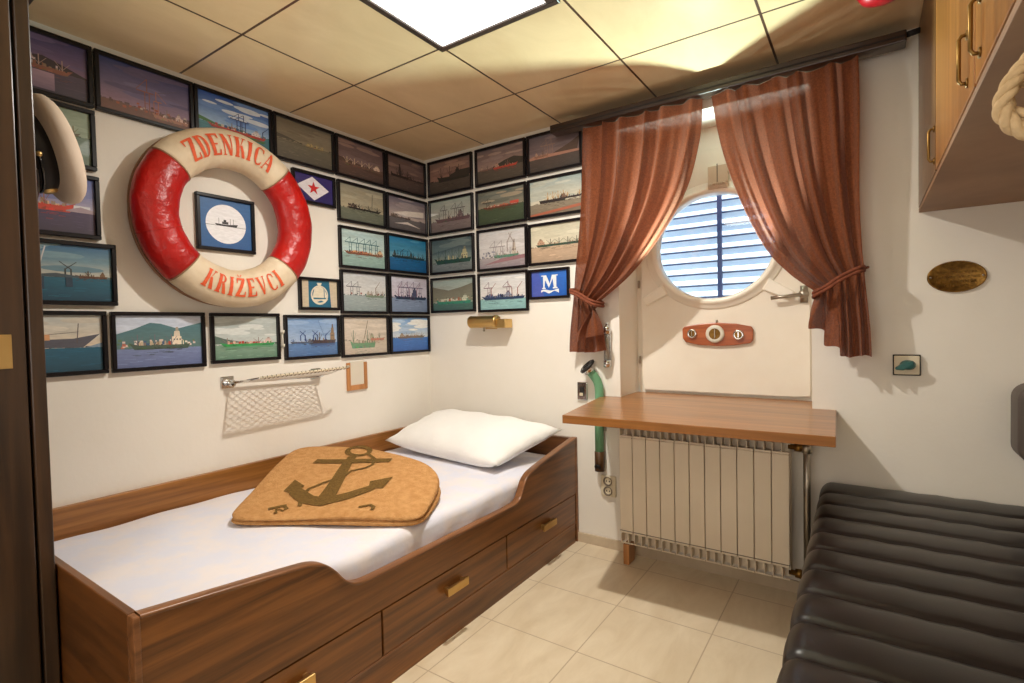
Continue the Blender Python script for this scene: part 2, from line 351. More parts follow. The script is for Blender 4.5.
# edge banding following the profile
bm=NB(); L=[]
for i,(y,z) in enumerate(pts): L.append([bm.verts.new(v) for v in ((bx-.031,y,z-.002),(bx-.031,y,z+.004),(bx-.026,y,z+.0065),(bx-.002,y,z+.0065),(bx+.003,y,z+.004),(bx+.003,y,z-.002))])
for A,B in zip(L,L[1:]):
    for k in range(6): bm.faces.new((A[k],B[k],B[(k+1)%6],A[(k+1)%6]))
bobj('edge_band',bm,M['edge'],bed,True)
simple_box('foot_board',(.0,bx-.028,-2.014,-1.995,0,.549),M['bedEnd'],bed,.003)
simple_box('corner_post',(bx-.028,bx+.003,-2.014,-2.0,0,.549),M['edge'],bed,.003)
simple_box('head_board',(.0,bx-.028,-.03,-.001,0,.55),M['bedEnd'],bed,.003)
simple_box('corner_post',(bx-.028,bx+.003,-.02,-.001,0,.552),M['edge'],bed,.003)
simple_box('back_rail',(.001,.026,-1.995,-.03,.3,.553),M['rail'],bed,.003)
simple_box('plinth',(.03,bx-.004,-1.995,-.03,0,.098),M['bedX'],bed)
simple_box('plinth_lip',(bx-.03,bx+.001,-1.999,-.03,.098,.106),M['edge'],bed,.002)
simple_box('carcass',(.03,bx-.03,-1.99,-.035,.106,.30),M['dark'],bed)
for (a,b,hy,hz) in ((-1.998,-1.352,-1.665,.196),(-1.344,-.664,-1.005,.19),(-.656,-.032,-.33,.197)):
    d=simple_box('drawer',(bx-.025,bx-.0005,a,b,.108,.253),M['bedX'],bed,.0015)
    bm=NB(); box(bm,bx-.001,bx+.022,hy-.05,hy-.035,hz-.012,hz+.012); box(bm,bx-.001,bx+.022,hy+.035,hy+.05,hz-.012,hz+.012); box(bm,bx+.014,bx+.026,hy-.058,hy+.058,hz-.015,hz+.015)
    h=bobj('handle',bm,M['brass'],bed,bevel=.002); 
    wl=h.location.copy(); h.parent=d; h.location=-(parent_world(d))
# mattress (sheeted): rounded slab with soft wrinkles
def slab(bm,x0,x1,y0,y1,z0,z1,r,nx,ny,f):
    prof=[(r*(1-cos(a))*1.0,z1-r+r*sin(a)) for a in [PI/2*k/6 for k in range(7)]]
    us=[x0+r+(x1-x0-2*r)*i/nx for i in range(nx+1)]; vs=[y0+r+(y1-y0-2*r)*j/ny for j in range(ny+1)]
    X=[x0,]+[x0+r-r*cos(PI/2*k/5) for k in range(1,5)]+us+[x1-r+r*cos(PI/2*k/5) for k in range(4,0,-1)]+[x1]
    Y=[y0,]+[y0+r-r*cos(PI/2*k/5) for k in range(1,5)]+vs+[y1-r+r*cos(PI/2*k/5) for k in range(4,0,-1)]+[y1]
    def drop(v,a,b):
        d=min(v-a,b-v)
        return 0 if d>=r else r-math.sqrt(max(0,r*r-(r-d)**2))
    G=[[bm.verts.new((x,y,z1-max(drop(x,x0,x1),drop(y,y0,y1))+f(x,y))) for y in Y] for x in X]
    for i in range(len(X)-1):
        for j in range(len(Y)-1): bm.faces.new((G[i][j],G[i+1][j],G[i+1][j+1],G[i][j+1]))
    edge=[G[i][0] for i in range(len(X))]+[G[-1][j] for j in range(1,len(Y))]+[G[i][-1] for i in range(len(X)-2,-1,-1)]+[G[0][j] for j in range(len(Y)-2,0,-1)]
    prev=edge
    for k in range(1,5):
        zz=(z1-r)+(z0-(z1-r))*k/4
        cur=[bm.verts.new((v.co.x+.004*sin(v.co.y*31+k*1.7)*(k<4),v.co.y,zz)) for v in edge]
        for a in range(len(edge)): bm.faces.new((prev[a],prev[(a+1)%len(edge)],cur[(a+1)%len(edge)],cur[a]))
        prev=cur
    bm.faces.new(prev[::-1])
bm=NB(); slab(bm,.028,1.008,-1.988,-.034,.30,.452,.035,30,60,lambda x,y:.003*sin(x*9+y*4)*sin(y*7)+.002*sin(y*23+x*5))
mt=bobj('sheeted_mattress',bm,M['sheet'],None,True); tag(mt,'mattress under a pale lilac white fitted sheet in the walnut bed','mattress')
# pillow
def pillow(name,c,th,nu=36,nv=28):
    bm=NB(); FL,FR,BR,BL=[Vector(p) for p in c]
    S=[]
    for s in (1,-1):
        G=[]
        for i in range(nu+1):
            row=[]
            for j in range(nv+1):
                u=i/nu; v=j/nv; a=2*u-1; b=2*v-1
                # sides bow inwards a little between the corners
                uu=.5+.5*a*(1-.05*(1-b*b)); vv=.5+.5*b*(1-.07*(1-a*a))
                p=(FL*(1-uu)+FR*uu)*(1-vv)+(BL*(1-uu)+BR*uu)*vv
                h=th*((1-abs(a)**3.5)*(1-abs(b)**3.5))**.6
                wr=.006*sin(a*13+b*4)*(abs(b)**2)+.005*sin(b*11-a*7)*(abs(a)**3)
                pz=p+Vector((0,0,s*h+(wr if s>0 and h>.01 else 0))); pz.z=max(pz.z,.4585+.001*s); row.append(pz)
            G.append(row)
        S.append(G)
    T=[[bm.verts.new(p) for p in r] for r in S[0]]
    B=[[T[i][j] if i in(0,nu) or j in (0,nv) else bm.verts.new(S[1][i][j]) for j in range(nv+1)] for i in range(nu+1)]
    for i in range(nu):
        for j in range(nv):
            bm.faces.new((T[i][j],T[i+1][j],T[i+1][j+1],T[i][j+1])); bm.faces.new((B[i][j],B[i][j+1],B[i+1][j+1],B[i+1][j]))
    return bobj(name,bm,M['pillow'],None,True)
pw=pillow('pillow',[(.06,-.44,.515),(.88,-.51,.490),(1.0,-.075,.60),(.13,-.075,.63)],.080)
tag(pw,'white cotton pillow leaning on the headboard of the walnut bed','pillow')
# ---- folded blanket
OUT=[(.433,-1.500),(.369,-1.440),(.265,-1.304),(.104,-1.100),(.045,-1.010),(.062,-.945),(.15,-.885),(.237,-.838),(.353,-.795),(.495,-.796),(.635,-.798),(.757,-.815),(.87,-.874),(.931,-.959),(1.0,-1.09),(1.022,-1.150),(.99,-1.195),(.90,-1.245),(.714,-1.338),(.583,-1.420),(.49,-1.478)]
def blz(x,y): return .5+.15*((x-.347)*-.425+(y+1.455)*.905)+.004*sin(9*x+5*y)+.003*sin(13*y-7*x)
cxy=(sum(p[0] for p in OUT)/len(OUT),sum(p[1] for p in OUT)/len(OUT))
o2=OUT+[OUT[0]]
cl_=OUT[:]
for _ in range(2):
    q=[]
    for i in range(len(cl_)):
        a=cl_[i];b=cl_[(i+1)%len(cl_)]
        q+=[(a[0]*.75+b[0]*.25,a[1]*.75+b[1]*.25),(a[0]*.25+b[0]*.75,a[1]*.25+b[1]*.75)]
    cl_=q
bl=thing('folded_blanket','folded camel wool blanket printed with a large brown anchor','blanket',(cxy[0],cxy[1],.452))
bm=NB(); n=len(cl_); rings=[]
for s in [.12,.25,.4,.55,.7,.82,.9,.95,.975]:
    rings.append([bm.verts.new((cxy[0]+(x-cxy[0])*s,cxy[1]+(y-cxy[1])*s,blz(cxy[0]+(x-cxy[0])*s,cxy[1]+(y-cxy[1])*s)-(.0 if s<.9 else (s-.9)*.05))) for x,y in cl_])
for s,f in [(.99,.95),(1.0,.86),(1.004,.76),(1.0,.66),(.985,.585),(.965,.54),(.985,.50),(1.002,.42),(1.01,.3),(1.004,.17),(.99,.06),(.96,.01)]:
    ring=[]
    for k,(x,y) in enumerate(cl_):
        ss=s+.004*sin(k*.35+f*9); X=cxy[0]+(x-cxy[0])*ss; Y=cxy[1]+(y-cxy[1])*ss; top=blz(X,Y)-.004
        ring.append(bm.verts.new((X,Y,.4565+(top-.4565)*min(1,f+.03*sin(k*.2)*(0.1<f<.9)))))
    rings.append(ring)
c0=bm.verts.new((cxy[0],cxy[1],blz(*cxy)))
for k in range(n): bm.faces.new((c0,rings[0][k],rings[0][(k+1)%n]))
for A,B in zip(rings,rings[1:]):
    for k in range(n): bm.faces.new((A[k],B[k],B[(k+1)%n],A[(k+1)%n]))
bm.faces.new(rings[-1][::-1])
bobj('blanket_body',bm,M['blanket'],bl,True)
def drape(bm,polys,off=.0025):
    for P in polys:
        vs=[bm.verts.new((x,y,0)) for x,y in P]; bm.faces.new(vs)
    for _ in range(3):
        bmesh.ops.subdivide_edges(bm,edges=[e for e in bm.edges if e.calc_length()>.03],cuts=1,use_grid_fill=True)
    bmesh.ops.triangulate(bm,faces=bm.faces[:])
    for v in bm.verts: v.co.z=blz(v.co.x,v.co.y)+off
def strip(pts,w):
    out=[]; 
    for i in range(len(pts)-1):
        a=Vector(pts[i]);b=Vector(pts[i+1]); d=(b-a); nn=Vector((-d.y,d.x)).normalized()
        w0,w1=(w[i],w[i+1]) if isinstance(w,(list,tuple)) else (w,w)
        d0=(Vector(pts[i+1])-Vector(pts[max(i-1,0)])); n0=Vector((-d0.y,d0.x)).normalized(); d1=(Vector(pts[min(i+2,len(pts)-1)])-a); n1=Vector((-d1.y,d1.x)).normalized()
        out.append([tuple(a+n0*w0/2),tuple(b+n1*w1/2),tuple(b-n1*w1/2),tuple(a-n0*w0/2)])
    return out
A=[]
A+=strip([(.350+.055*cos(t)-.03*sin(t),-.860+.018*cos(t)+.040*sin(t)) for t in [2*PI*k/20 for k in range(21)]],.024)
A+=strip([(.275,-1.040),(.41,-.962),(.585,-.878)],[.045,.05,.042])
A+=strip([(.375,-.915),(.43,-.99),(.535,-1.12),(.625,-1.245)],[.04,.046,.055,.07])
A+=strip([(.41,-1.235),(.47,-1.262),(.56,-1.278),(.635,-1.262),(.685,-1.185),(.715,-1.11),(.722,-1.03)],[.02,.055,.062,.068,.058,.045,.02])
A+=[[(.374,-1.205),(.455,-1.215),(.47,-1.275),(.42,-1.285)],[(.728,-1.0),(.672,-1.07),(.71,-1.11),(.762,-1.085)]]
A+=strip([(.41,-.86),(.50,-.895),(.545,-.945),(.548,-.985),(.515,-1.035),(.53,-1.08),(.50,-1.16),(.49,-1.22),(.52,-1.275),(.585,-1.325)],.015)
bm=NB(); drape(bm,A,.0032); bobj('anchor_print',bm,M['ink'],bl)
B=strip([(.505,-1.40),(.52,-1.37),(.535,-1.345)],.016)+strip([(.525,-1.352),(.56,-1.36),(.565,-1.378),(.53,-1.382),(.56,-1.405)],.012)
bm=NB(); drape(bm,B,.0032); bobj('letter_print',bm,M['ink'],bl)
B=strip([(.80,-1.232),(.825,-1.20),(.85,-1.205),(.86,-1.225)],.014)
bm=NB(); drape(bm,B,.0032); bobj('letter_print',bm,M['ink'],bl)

# ================================================================== PICTURES
class Canvas:
    def __init__(s): s.bm=NB(); s.cl=s.bm.loops.layers.float_color.new('Col'); s.k=0
    def poly(s,pts,c,layer=None):
        s.k+=1; d=s.k*.00001 if layer is None else layer
        vs=[s.bm.verts.new((min(max(x,0),1),d,min(max(y,0),1))) for x,y in pts]
        f=s.bm.faces.new(vs); cc=c if isinstance(c[0],(tuple,list)) else [c]*len(pts)
        for l,q in zip(f.loops,cc): l[s.cl]=(*rgb(*q),1)
    def rect(s,x0,y0,x1,y1,c,c2=None):
        c2=c2 or c; s.poly([(x0,y0),(x1,y0),(x1,y1),(x0,y1)],[c,c,c2,c2])
    def line(s,x0,y0,x1,y1,w,c):
        dx,dy=(x1-x0)*1.6,y1-y0; l=math.hypot(dx,dy) or 1; nx,ny=-dy/l*w/1.6,dx/l*w
        s.poly([(x0+nx,y0+ny),(x1+nx,y1+ny),(x1-nx,y1-ny),(x0-nx,y0-ny)],c)
    def circle(s,cx,cy,r,c,asp=1.6,n=28): s.poly([(cx+r/asp*cos(2*PI*k/n),cy+r*sin(2*PI*k/n)) for k in range(n)],c)
    def hill(s,h,prof,c,c2=None):
        for (a,b) in zip(prof,prof[1:]): s.poly([(a[0],h),(b[0],h),(b[0],h+b[1]),(a[0],h+a[1])],[c2 or c,c2 or c,c,c])
    def streaks(s,h,c,n=22,rng=None):
        for _ in range(n):
            x=rng.random();y=h*rng.random()**.8*.95;l=.04+.1*rng.random(); s.rect(x,y,x+l,y+.006,c)
    def clouds(s,h,c,n,rng):
        for _ in range(n):
            x=rng.random();y=h+.15+(1-h-.15)*rng.random(); r=.04+.07*rng.random()
            s.poly([(x+r*2.2*cos(2*PI*k/14),y+r*.55*sin(2*PI*k/14)) for k in range(14)],c)
    def gantry(s,x,b,hh,c,d=1):
        w=.05
        s.line(x-w/2,b,x-w/2,b+hh*.62,.008,c); s.line(x+w/2,b,x+w/2,b+hh*.62,.008,c); s.line(x-w/2-d*.09,b+hh*.62,x+w/2+d*.05,b+hh*.62,.010,c)
        s.line(x,b+hh*.6,x,b+hh,.008,c); s.line(x,b+hh,x-d*.12,b+hh*.64,.005,c); s.line(x-w/2,b+hh*.3,x+w/2,b+hh*.3,.006,c)
    def boom(s,x,b,hh,c,d=1):
        s.line(x,b,x,b+hh*.55,.012,c); s.line(x,b+hh*.5,x+d*.10,b+hh,.006,c); s.line(x,b+hh*.55,x+d*.10,b+hh,.003,c)
    def ship(s,x0,x1,b,h,hull,sup=(235,225,215),d=1,masts=3,mc=None,cargo=None,rng=None,sx=None,refl=None,sh=1.0,boot=None):
        f=lambda t:x0+(x1-x0)*t if d>0 else x1-(x1-x0)*t
        P=[(f(0),b+h*.9),(f(.04),b),(f(.92),b),(f(1.0),b+h*1.25),(f(.9),b+h*.95),(f(.5),b+h*.8)]
        s.poly(P if d>0 else P[::-1],hull)
        if boot: s.poly([(f(.04),b),(f(.92),b),(f(.93),b+h*.22),(f(.035),b+h*.22)],boot)
        if cargo:
            t=.28
            while t<.86:
                c=rng.choice(cargo); hh=h*(.35+.6*rng.random()); s.poly([(f(t),b+h*.8),(f(t+.045),b+h*.8),(f(t+.045),b+h*.8+hh),(f(t),b+h*.8+hh)],c); t+=.05
        sx=.08 if sx is None else sx; q=h*sh
        s.poly([(f(sx),b+h*.8),(f(sx+.16),b+h*.8),(f(sx+.16),b+h*.8+q*.9),(f(sx),b+h*.8+q*.9)],sup)
        s.poly([(f(sx+.02),b+h*.8+q*.9),(f(sx+.13),b+h*.8+q*.9),(f(sx+.12),b+h*.8+q*1.5),(f(sx+.03),b+h*.8+q*1.5)],tuple(int(v*.93) for v in sup))
        s.poly([(f(sx+.045),b+h*.8+q*1.5),(f(sx+.1),b+h*.8+q*1.5),(f(sx+.09),b+h*.8+q*1.95),(f(sx+.05),b+h*.8+q*1.95)],tuple(int(v*.7) for v in sup))
        for k in range(3): s.poly([(f(sx+.01+.05*k),b+h*.8+q*.5),(f(sx+.035+.05*k),b+h*.8+q*.5),(f(sx+.035+.05*k),b+h*.8+q*.65),(f(sx+.01+.05*k),b+h*.8+q*.65)],(70,70,80))
        for _ in range(26):
            t=.03+.88*rng.random(); w_=.008+.03*rng.random(); hh=h*(.1+.75*rng.random()**2); c=rng.choice((sup,hull,(60,56,56),tuple(int(v*.75) for v in sup),(150,120,96)))
            s.poly([(f(t),b+h*.78),(f(t+w_),b+h*.78),(f(t+w_),b+h*.78+hh),(f(t),b+h*.78+hh)],c)
        for _ in range(12):
            t=.05+.85*rng.random(); s.poly([(f(t),b+h*.05),(f(t+.05),b+h*.05),(f(t+.06),b+h*.12+h*.5*rng.random()),(f(t),b+h*.2)],tuple(min(255,int(v*rng.choice((.75,.88,1.15)))) for v in hull))
        for _ in range(14):
            t=.05+.85*rng.random(); y_=b-h*(.1+1.1*rng.random()); s.poly([(f(t),y_),(f(t+.09),y_),(f(t+.09),y_+.006),(f(t),y_+.006)],tuple(int(v*.85) for v in hull))
        mc=mc or tuple(int(v*.6) for v in sup)
        for m in range(masts):
            t=.32+.55*m/max(1,masts-1) if masts>1 else .6
            s.line(f(t),b+h*.8,f(t),b+h*.8+h*2.1,.009,mc); s.line(f(t),b+h*1.0,f(t+.09),b+h*.8+h*1.7,.004,mc); s.line(f(t),b+h*1.0,f(t-.09),b+h*.8+h*1.7,.004,mc)
        if refl: s.poly([(f(.05),b-h*.7),(f(.9),b-h*.7),(f(.92),b),(f(.04),b)],[refl[1],refl[1],refl[0],refl[0]])
def picture(side,u0,u1,z0,z1,spec,label,border=.0145,group=None):
    """side 'L' on the left wall (u is y), 'B' on the back wall (u is x)"""
    W=u1-u0; D=.02
    t=thing('picture_frame',label,'picture',(0,(u0+u1)/2,z0) if side=='L' else ((u0+u1)/2,0,z0),group)
    bm=NB(); b=border
    for q in ((0,W,0,b),(0,W,z1-z0-b,z1-z0),(0,b,b,z1-z0-b),(W-b,W,b,z1-z0-b)): box(bm,q[0],q[1],-D,-.001,q[2],q[3])
    box(bm,b*.5,W-b*.5,-.008,-.001,b*.5,z1-z0-b*.5)
    cv=Canvas(); spec(cv,random.Random(label))
    for v in cv.bm.verts: v.co=Vector((b*.95+v.co.x*(W-1.9*b),-.0085-v.co.y,b*.95+v.co.z*(z1-z0-1.9*b)))
    rot=PI/2 if side=='L' else 0
    for nm,B,m in (('frame',bm,M['black']),('photo_print',cv.bm,M['print'])):
        # recalculated normals would flip single sheets: the prints are wound by hand
        if nm=='frame': bmesh.ops.recalc_face_normals(B,faces=B.faces[:])
        R=Matrix.Rotation(rot,4,'Z'); B.transform(R)
        me=bpy.data.meshes.new(nm); B.to_mesh(me); B.free(); o=link(nm,me,m,t)
        o.location=(0,-W/2,0) if side=='L' else (-W/2,0,0)
        if nm=='frame':
            md=o.modifiers.new('b','BEVEL'); md.width=.002; md.segments=1
    return t
def seasky(cv,rng,h,s1,s2,w1,w2,clouds=None,nc=6,streak=None):
    m=tuple((a+b)//2 for a,b in zip(s1,s2))
    cv.rect(0,h,1,h+(1-h)*.5,s2,m); cv.rect(0,h+(1-h)*.5,1,1,m,s1); cv.rect(0,0,1,h,w2,w1)
    for _ in range(9):
        dv=rng.choice((-9,-5,6,11)); x=rng.random(); y=h+.1+(1-h-.1)*rng.random(); r=.05+.09*rng.random()
        cv.poly([(x+r*2.4*cos(2*PI*k/12),y+r*.5*sin(2*PI*k/12)) for k in range(12)],tuple(min(255,max(0,v+dv)) for v in m))
    if clouds: cv.clouds(h,clouds,nc,rng)
    for _ in range(26):
        x=rng.random(); hh=.008+.03*rng.random()**2; d=rng.choice((.55,.7,.8,1.1)); cv.rect(x,h-.004,x+.01+.05*rng.random(),h+hh,tuple(min(255,int((a*.5+b*.5)*d)) for a,b in zip(s2,w1)))
    cv.streaks(h,streak or tuple(min(255,int(v*1.12)+4) for v in w1),20,rng)
CG=[(170,60,44),(190,120,70),(60,90,130),(200,190,170),(90,120,90)]
def scene_(h,s1,s2,w1,w2,*ops,clouds=None,nc=6,streak=None):
    def f(cv,rng):
        seasky(cv,rng,h,s1,s2,w1,w2,clouds,nc,streak)
        for o in ops: o(cv,rng)
    return f
hill=lambda h,p,c,c2=None:(lambda cv,r:cv.hill(h,p,c,c2))
ship=lambda *a,**k:(lambda cv,r:cv.ship(*a,rng=r,**k))
gan=lambda xs,b,hh,c,d=1:(lambda cv,r:[cv.gantry(x,b,hh,c,d) for x in xs])
boom=lambda xs,b,hh,c,d=1:(lambda cv,r:[cv.boom(x,b,hh,c,d if i%2==0 else -d) for i,x in enumerate(xs)])
line=lambda *a:(lambda cv,r:cv.line(*a))
rect=lambda *a:(lambda cv,r:cv.rect(*a))
poly=lambda *a:(lambda cv,r:cv.poly(*a))
def houses(x0,x1,b,n,cs,hh=.06): 
    def f(cv,r):
        for _ in range(n):
            x=x0+(x1-x0)*r.random(); y=b+hh*r.random(); s_=.02+.02*r.random(); cv.rect(x,y,x+s_,y+s_*1.2,r.choice(cs))
    return f
gL=[-2.015,-1.712]; 
R1=(1.957,2.174);R2=(1.720,1.936);R3=(1.474,1.700);R4=(1.230,1.463);R5=(.997,1.224)
P=[]
# left wall ---------------------------------------------------------------
P.append(('L',-2.015,-1.714,*R1,scene_(.42,(70,66,120),(140,110,140),(88,76,100),(66,58,80),hill(.42,[(0,.05),(.15,.10),(.35,.16),(.55,.22),(.75,.14),(1,.02)],(62,50,60)),ship(.02,.85,.38,.09,(150,96,80),(214,190,196),1,3,sx=.4,sh=1.3,mc=(180,150,140)),rect(.42,.05,.66,.36,(130,110,136),(180,150,170))),'framed dusk photo of a pale ship, top left beside the wardrobe'))
P.append(('L',-1.708,-1.375,*R1,scene_(.20,(56,66,120),(150,120,140),(120,84,76),(96,70,66),poly([(0,.2),(.2,.22),(.45,.14),(1,.06),(1,0),(0,0)],(118,82,72)),houses(.05,.95,.12,26,[(150,70,50),(170,90,60),(90,60,60),(190,170,160)],.14),gan([.5],.12,.70,(140,84,70),1),gan([.6],.1,.52,(170,110,90),-1),ship(.55,.98,.08,.08,(170,120,100),(220,190,180),-1,1,sx=.2),line(.62,.6,.85,.75,.004,(90,80,100))),'framed photo of a tall container crane at dusk, above the lifebuoy at left'))
P.append(('L',-1.372,-1.030,*R1,scene_(.34,(40,90,180),(160,190,220),(70,130,140),(60,110,120),poly([(0,.45),(.4,.30),(.95,.24),(.9,.18),(0,.36)],(70,120,70)),ship(.12,.95,.26,.07,(180,60,50),(225,215,215),-1,1,cargo=CG,sx=.1),gan([.55,.62],.32,.40,(40,60,110)),boom([.9],.3,.3,(60,80,120)),clouds=(214,226,240),nc=9),'framed photo with vivid blue sky and green bank, above the lifebuoy at right'))
P.append(('L',-1.024,-.686,*R1,scene_(.48,(118,112,98),(138,128,106),(112,106,90),(84,80,70),hill(.5,[(0,.10),(.2,.06),(.4,.0)],(84,80,70)),ship(.50,.86,.46,.035,(150,130,90),(186,166,110),1,3,mc=(190,170,110)),line(.0,.42,1,.46,.004,(90,84,70))),'framed misty grey-brown photo of a distant ship above the navy flag'))
P.append(('L',-.678,-.338,*R1,scene_(.38,(104,86,92),(128,104,100),(104,80,74),(74,58,54),poly([(0,.5),(.95,.3),(1,.26),(.9,.2),(0,.38)],(88,66,58)),ship(.08,.95,.30,.08,(110,84,74),(226,200,180),-1,4,mc=(214,190,160),sx=.04),clouds=(150,124,118),nc=5),'framed brownish photo of a ship with four pale masts, left wall top row'))
P.append(('L',-.332,-.006,*R1,scene_(.40,(110,92,94),(140,112,104),(98,80,74),(70,56,52),ship(.08,.6,.38,.09,(40,30,32),(60,48,48),1,3,mc=(40,30,32),sx=.4,sh=2),ship(.55,1.0,.38,.05,(60,48,46),(80,66,60),1,2,mc=(60,48,46)),clouds=(150,124,114),nc=5),'framed brown photo with dark ship silhouettes, top row left of the corner'))
P.append(('L',-2.015,-1.713,1.732,1.947,scene_(.52,(150,170,150),(160,176,154),(120,140,124),(110,130,116),ship(.3,.9,.5,.07,(120,116,96),(200,190,160),1,3,mc=(130,120,90))),'framed pale green photo partly hidden behind the white peaked cap'))
P.append(('L',-2.015,-1.709,1.487,1.712,scene_(.40,(70,92,170),(180,170,190),(74,62,96),(56,46,70),ship(.05,.80,.36,.13,(206,60,36),(230,190,150),1,3,mc=(150,90,70),sx=.3,sh=.9),rect(.78,.40,.95,.5,(220,220,226)),hill(.38,[(.7,.02),(.85,.1),(1,.05)],(170,150,160))),'framed photo of a red-hulled ship, just below the white peaked cap'))
P.append(('L',-2.015,-1.667,1.250,1.473,scene_(.42,(20,96,140),(200,196,180),(20,96,120),(12,66,88),boom([.28,.31],.42,.50,(40,60,60),1),line(.34,.45,.42,.95,.010,(200,200,200)),boom([.58,.63],.42,.28,(50,60,60)),ship(.66,.96,.42,.045,(90,60,40),(120,90,60),-1,1),rect(.3,.2,.4,.42,(30,60,80)),rect(.58,.25,.64,.42,(30,60,80)),hill(.42,[(.3,.03),(.5,.07),(.7,.03)],(60,80,90))),'framed photo of harbour cranes over teal water, above the grey bow photo'))
P.append(('L',-2.015,-1.704,1.003,1.229,scene_(.42,(196,200,196),(226,206,180),(20,92,120),(14,70,92),poly([(0,.44),(.8,.42),(.98,.66),(.7,.58),(.0,.56)],(84,84,96)),line(.74,.5,.76,.85,.008,(90,80,80)),line(.2,.62,.76,.7,.004,(90,80,80)),rect(.05,.56,.18,.72,(220,160,110)),rect(.42,.56,.48,.66,(220,160,110)),poly([(.82,.42),(1,.42),(1,.5)],(130,150,170))),'framed photo of a long grey ship bow, bottom row beside the wardrobe'))
P.append(('L',-1.692,-1.362,1.002,1.228,scene_(.36,(196,206,224),(200,206,220),(120,134,176),(104,116,160),hill(.36,[(0,.28),(.2,.38),(.38,.50),(.5,.48),(.7,.38),(.85,.44),(1,.50)],(78,120,128),(90,120,120)),houses(.0,.98,.36,50,[(220,200,190),(190,110,90),(90,120,90),(230,220,210)],.14),ship(.14,.85,.34,.10,(70,90,76),(236,220,196),-1,3,cargo=[(190,70,50),(60,90,130),(200,180,150)],mc=(110,110,120),sx=.15,sh=1.8)),'framed photo of a green ship before wooded hills, bottom row'))
P.append(('L',-1.340,-1.026,1.010,1.227,scene_(.33,(170,180,178),(196,202,198),(130,160,140),(100,136,116),hill(.36,[(0,.20),(.15,.12),(.4,.04)],(90,110,100)),ship(.08,.97,.30,.07,(50,150,84),(230,200,190),-1,2,cargo=[(200,90,70),(220,180,160),(180,60,50)],sx=.06,refl=((90,150,110),(110,150,124))),clouds=(214,218,214),nc=8),'framed photo of a bright green cargo ship under grey cloud, below the lifebuoy'))
P.append(('L',-1.001,-.687,1.003,1.221,scene_(.34,(120,156,204),(170,190,216),(96,134,184),(76,110,160),ship(.40,.97,.32,.10,(76,62,66),(150,124,96),-1,1,sx=.05,sh=2.2,refl=((60,80,120),(80,110,160))),ship(.05,.5,.34,.04,(90,100,120),(110,110,120),-1,2,mc=(40,70,130)),boom([.25,.34,.5,.58,.75],.4,.26,(30,60,130)),line(.6,.95,.75,.4,.003,(60,90,140))),'framed blue photo of a ship among deck cranes, bottom row'))
P.append(('L',-.675,-.346,.995,1.223,scene_(.38,(206,194,180),(210,196,180),(200,186,168),(196,180,164),ship(.14,.72,.16,.17,(110,152,116),(190,186,160),-1,2,mc=(90,120,100),sx=.1,sh=.8),line(.45,.4,.55,.92,.009,(120,110,90)),ship(.6,.95,.36,.07,(190,130,110),(170,180,150),1,1)),'framed faded photo of a pale green vessel, bottom row, second from corner'))
P.append(('L',-.335,-.004,.995,1.222,scene_(.40,(120,166,220),(214,220,224),(60,116,190),(50,100,176),ship(.15,.92,.38,.06,(120,104,96),(170,150,130),1,4,cargo=[(150,120,100),(120,90,80)],mc=(140,120,100)),clouds=(236,236,232),nc=12),'framed photo of a bright blue sea under white clouds, bottom row at corner'))
P.append(('L',-.672,-.343,1.230,1.464,scene_(.42,(200,204,208),(214,212,208),(160,172,172),(146,158,158),houses(.1,.95,.40,20,[(60,100,110),(90,90,90),(150,90,80)],.06),gan([.2,.34],.42,.36,(90,90,96)),ship(.5,.97,.38,.06,(120,140,120),(190,180,160),1,3,mc=(130,110,90)),boom([.75],.45,.35,(130,110,90))),'framed pale photo of two grey gantry cranes, right above the faded green vessel photo'))
P.append(('L',-.334,-.003,1.230,1.466,scene_(.40,(206,204,220),(210,200,212),(130,146,176),(120,136,164),ship(.08,.98,.36,.09,(34,54,84),(70,80,110),-1,3,mc=(60,60,90),sx=.3,sh=1.6),gan([.3,.45,.62,.8],.42,.46,(84,70,110),1),boom([.2,.5,.7],.45,.38,(130,80,110)),houses(.1,.6,.34,16,[(40,40,70),(90,60,90)],.10)),'framed photo of a dark blue quay crowded with purple cranes, by the corner'))
P.append(('L',-.673,-.345,1.474,1.697,scene_(.36,(176,204,206),(196,212,204),(150,180,172),(140,168,160),ship(.06,.97,.33,.07,(130,84,62),(220,180,140),-1,0,cargo=[(200,120,70),(220,170,110),(180,90,60)],sx=.02),gan([.2,.36,.52,.66,.8],.40,.40,(40,104,112))),'framed photo of five teal gantry cranes in a row over an orange cargo ship'))
P.append(('L',-.341,-.002,1.475,1.702,scene_(.38,(24,120,170),(110,160,180),(14,96,150),(10,84,134),ship(.08,.55,.38,.08,(24,50,60),(60,80,80),1,3,mc=(30,60,70)),ship(.5,.96,.38,.07,(20,56,66),(70,90,90),1,3,mc=(30,60,70)),boom([.3,.6],.45,.22,(30,60,70))),'framed deep turquoise photo of dark ships, left wall by the corner'))
P.append(('L',-.674,-.345,1.720,1.937,scene_(.34,(150,146,128),(176,164,136),(112,116,98),(96,100,86),ship(.18,.95,.34,.06,(44,40,38),(90,80,70),1,3,mc=(60,54,48)),line(.72,.4,.74,.86,.008,(70,60,54)),houses(.08,.4,.35,10,[(60,50,44),(90,70,60)],.10)),'framed olive-toned photo with one tall mast, below the four-masted ship photo'))
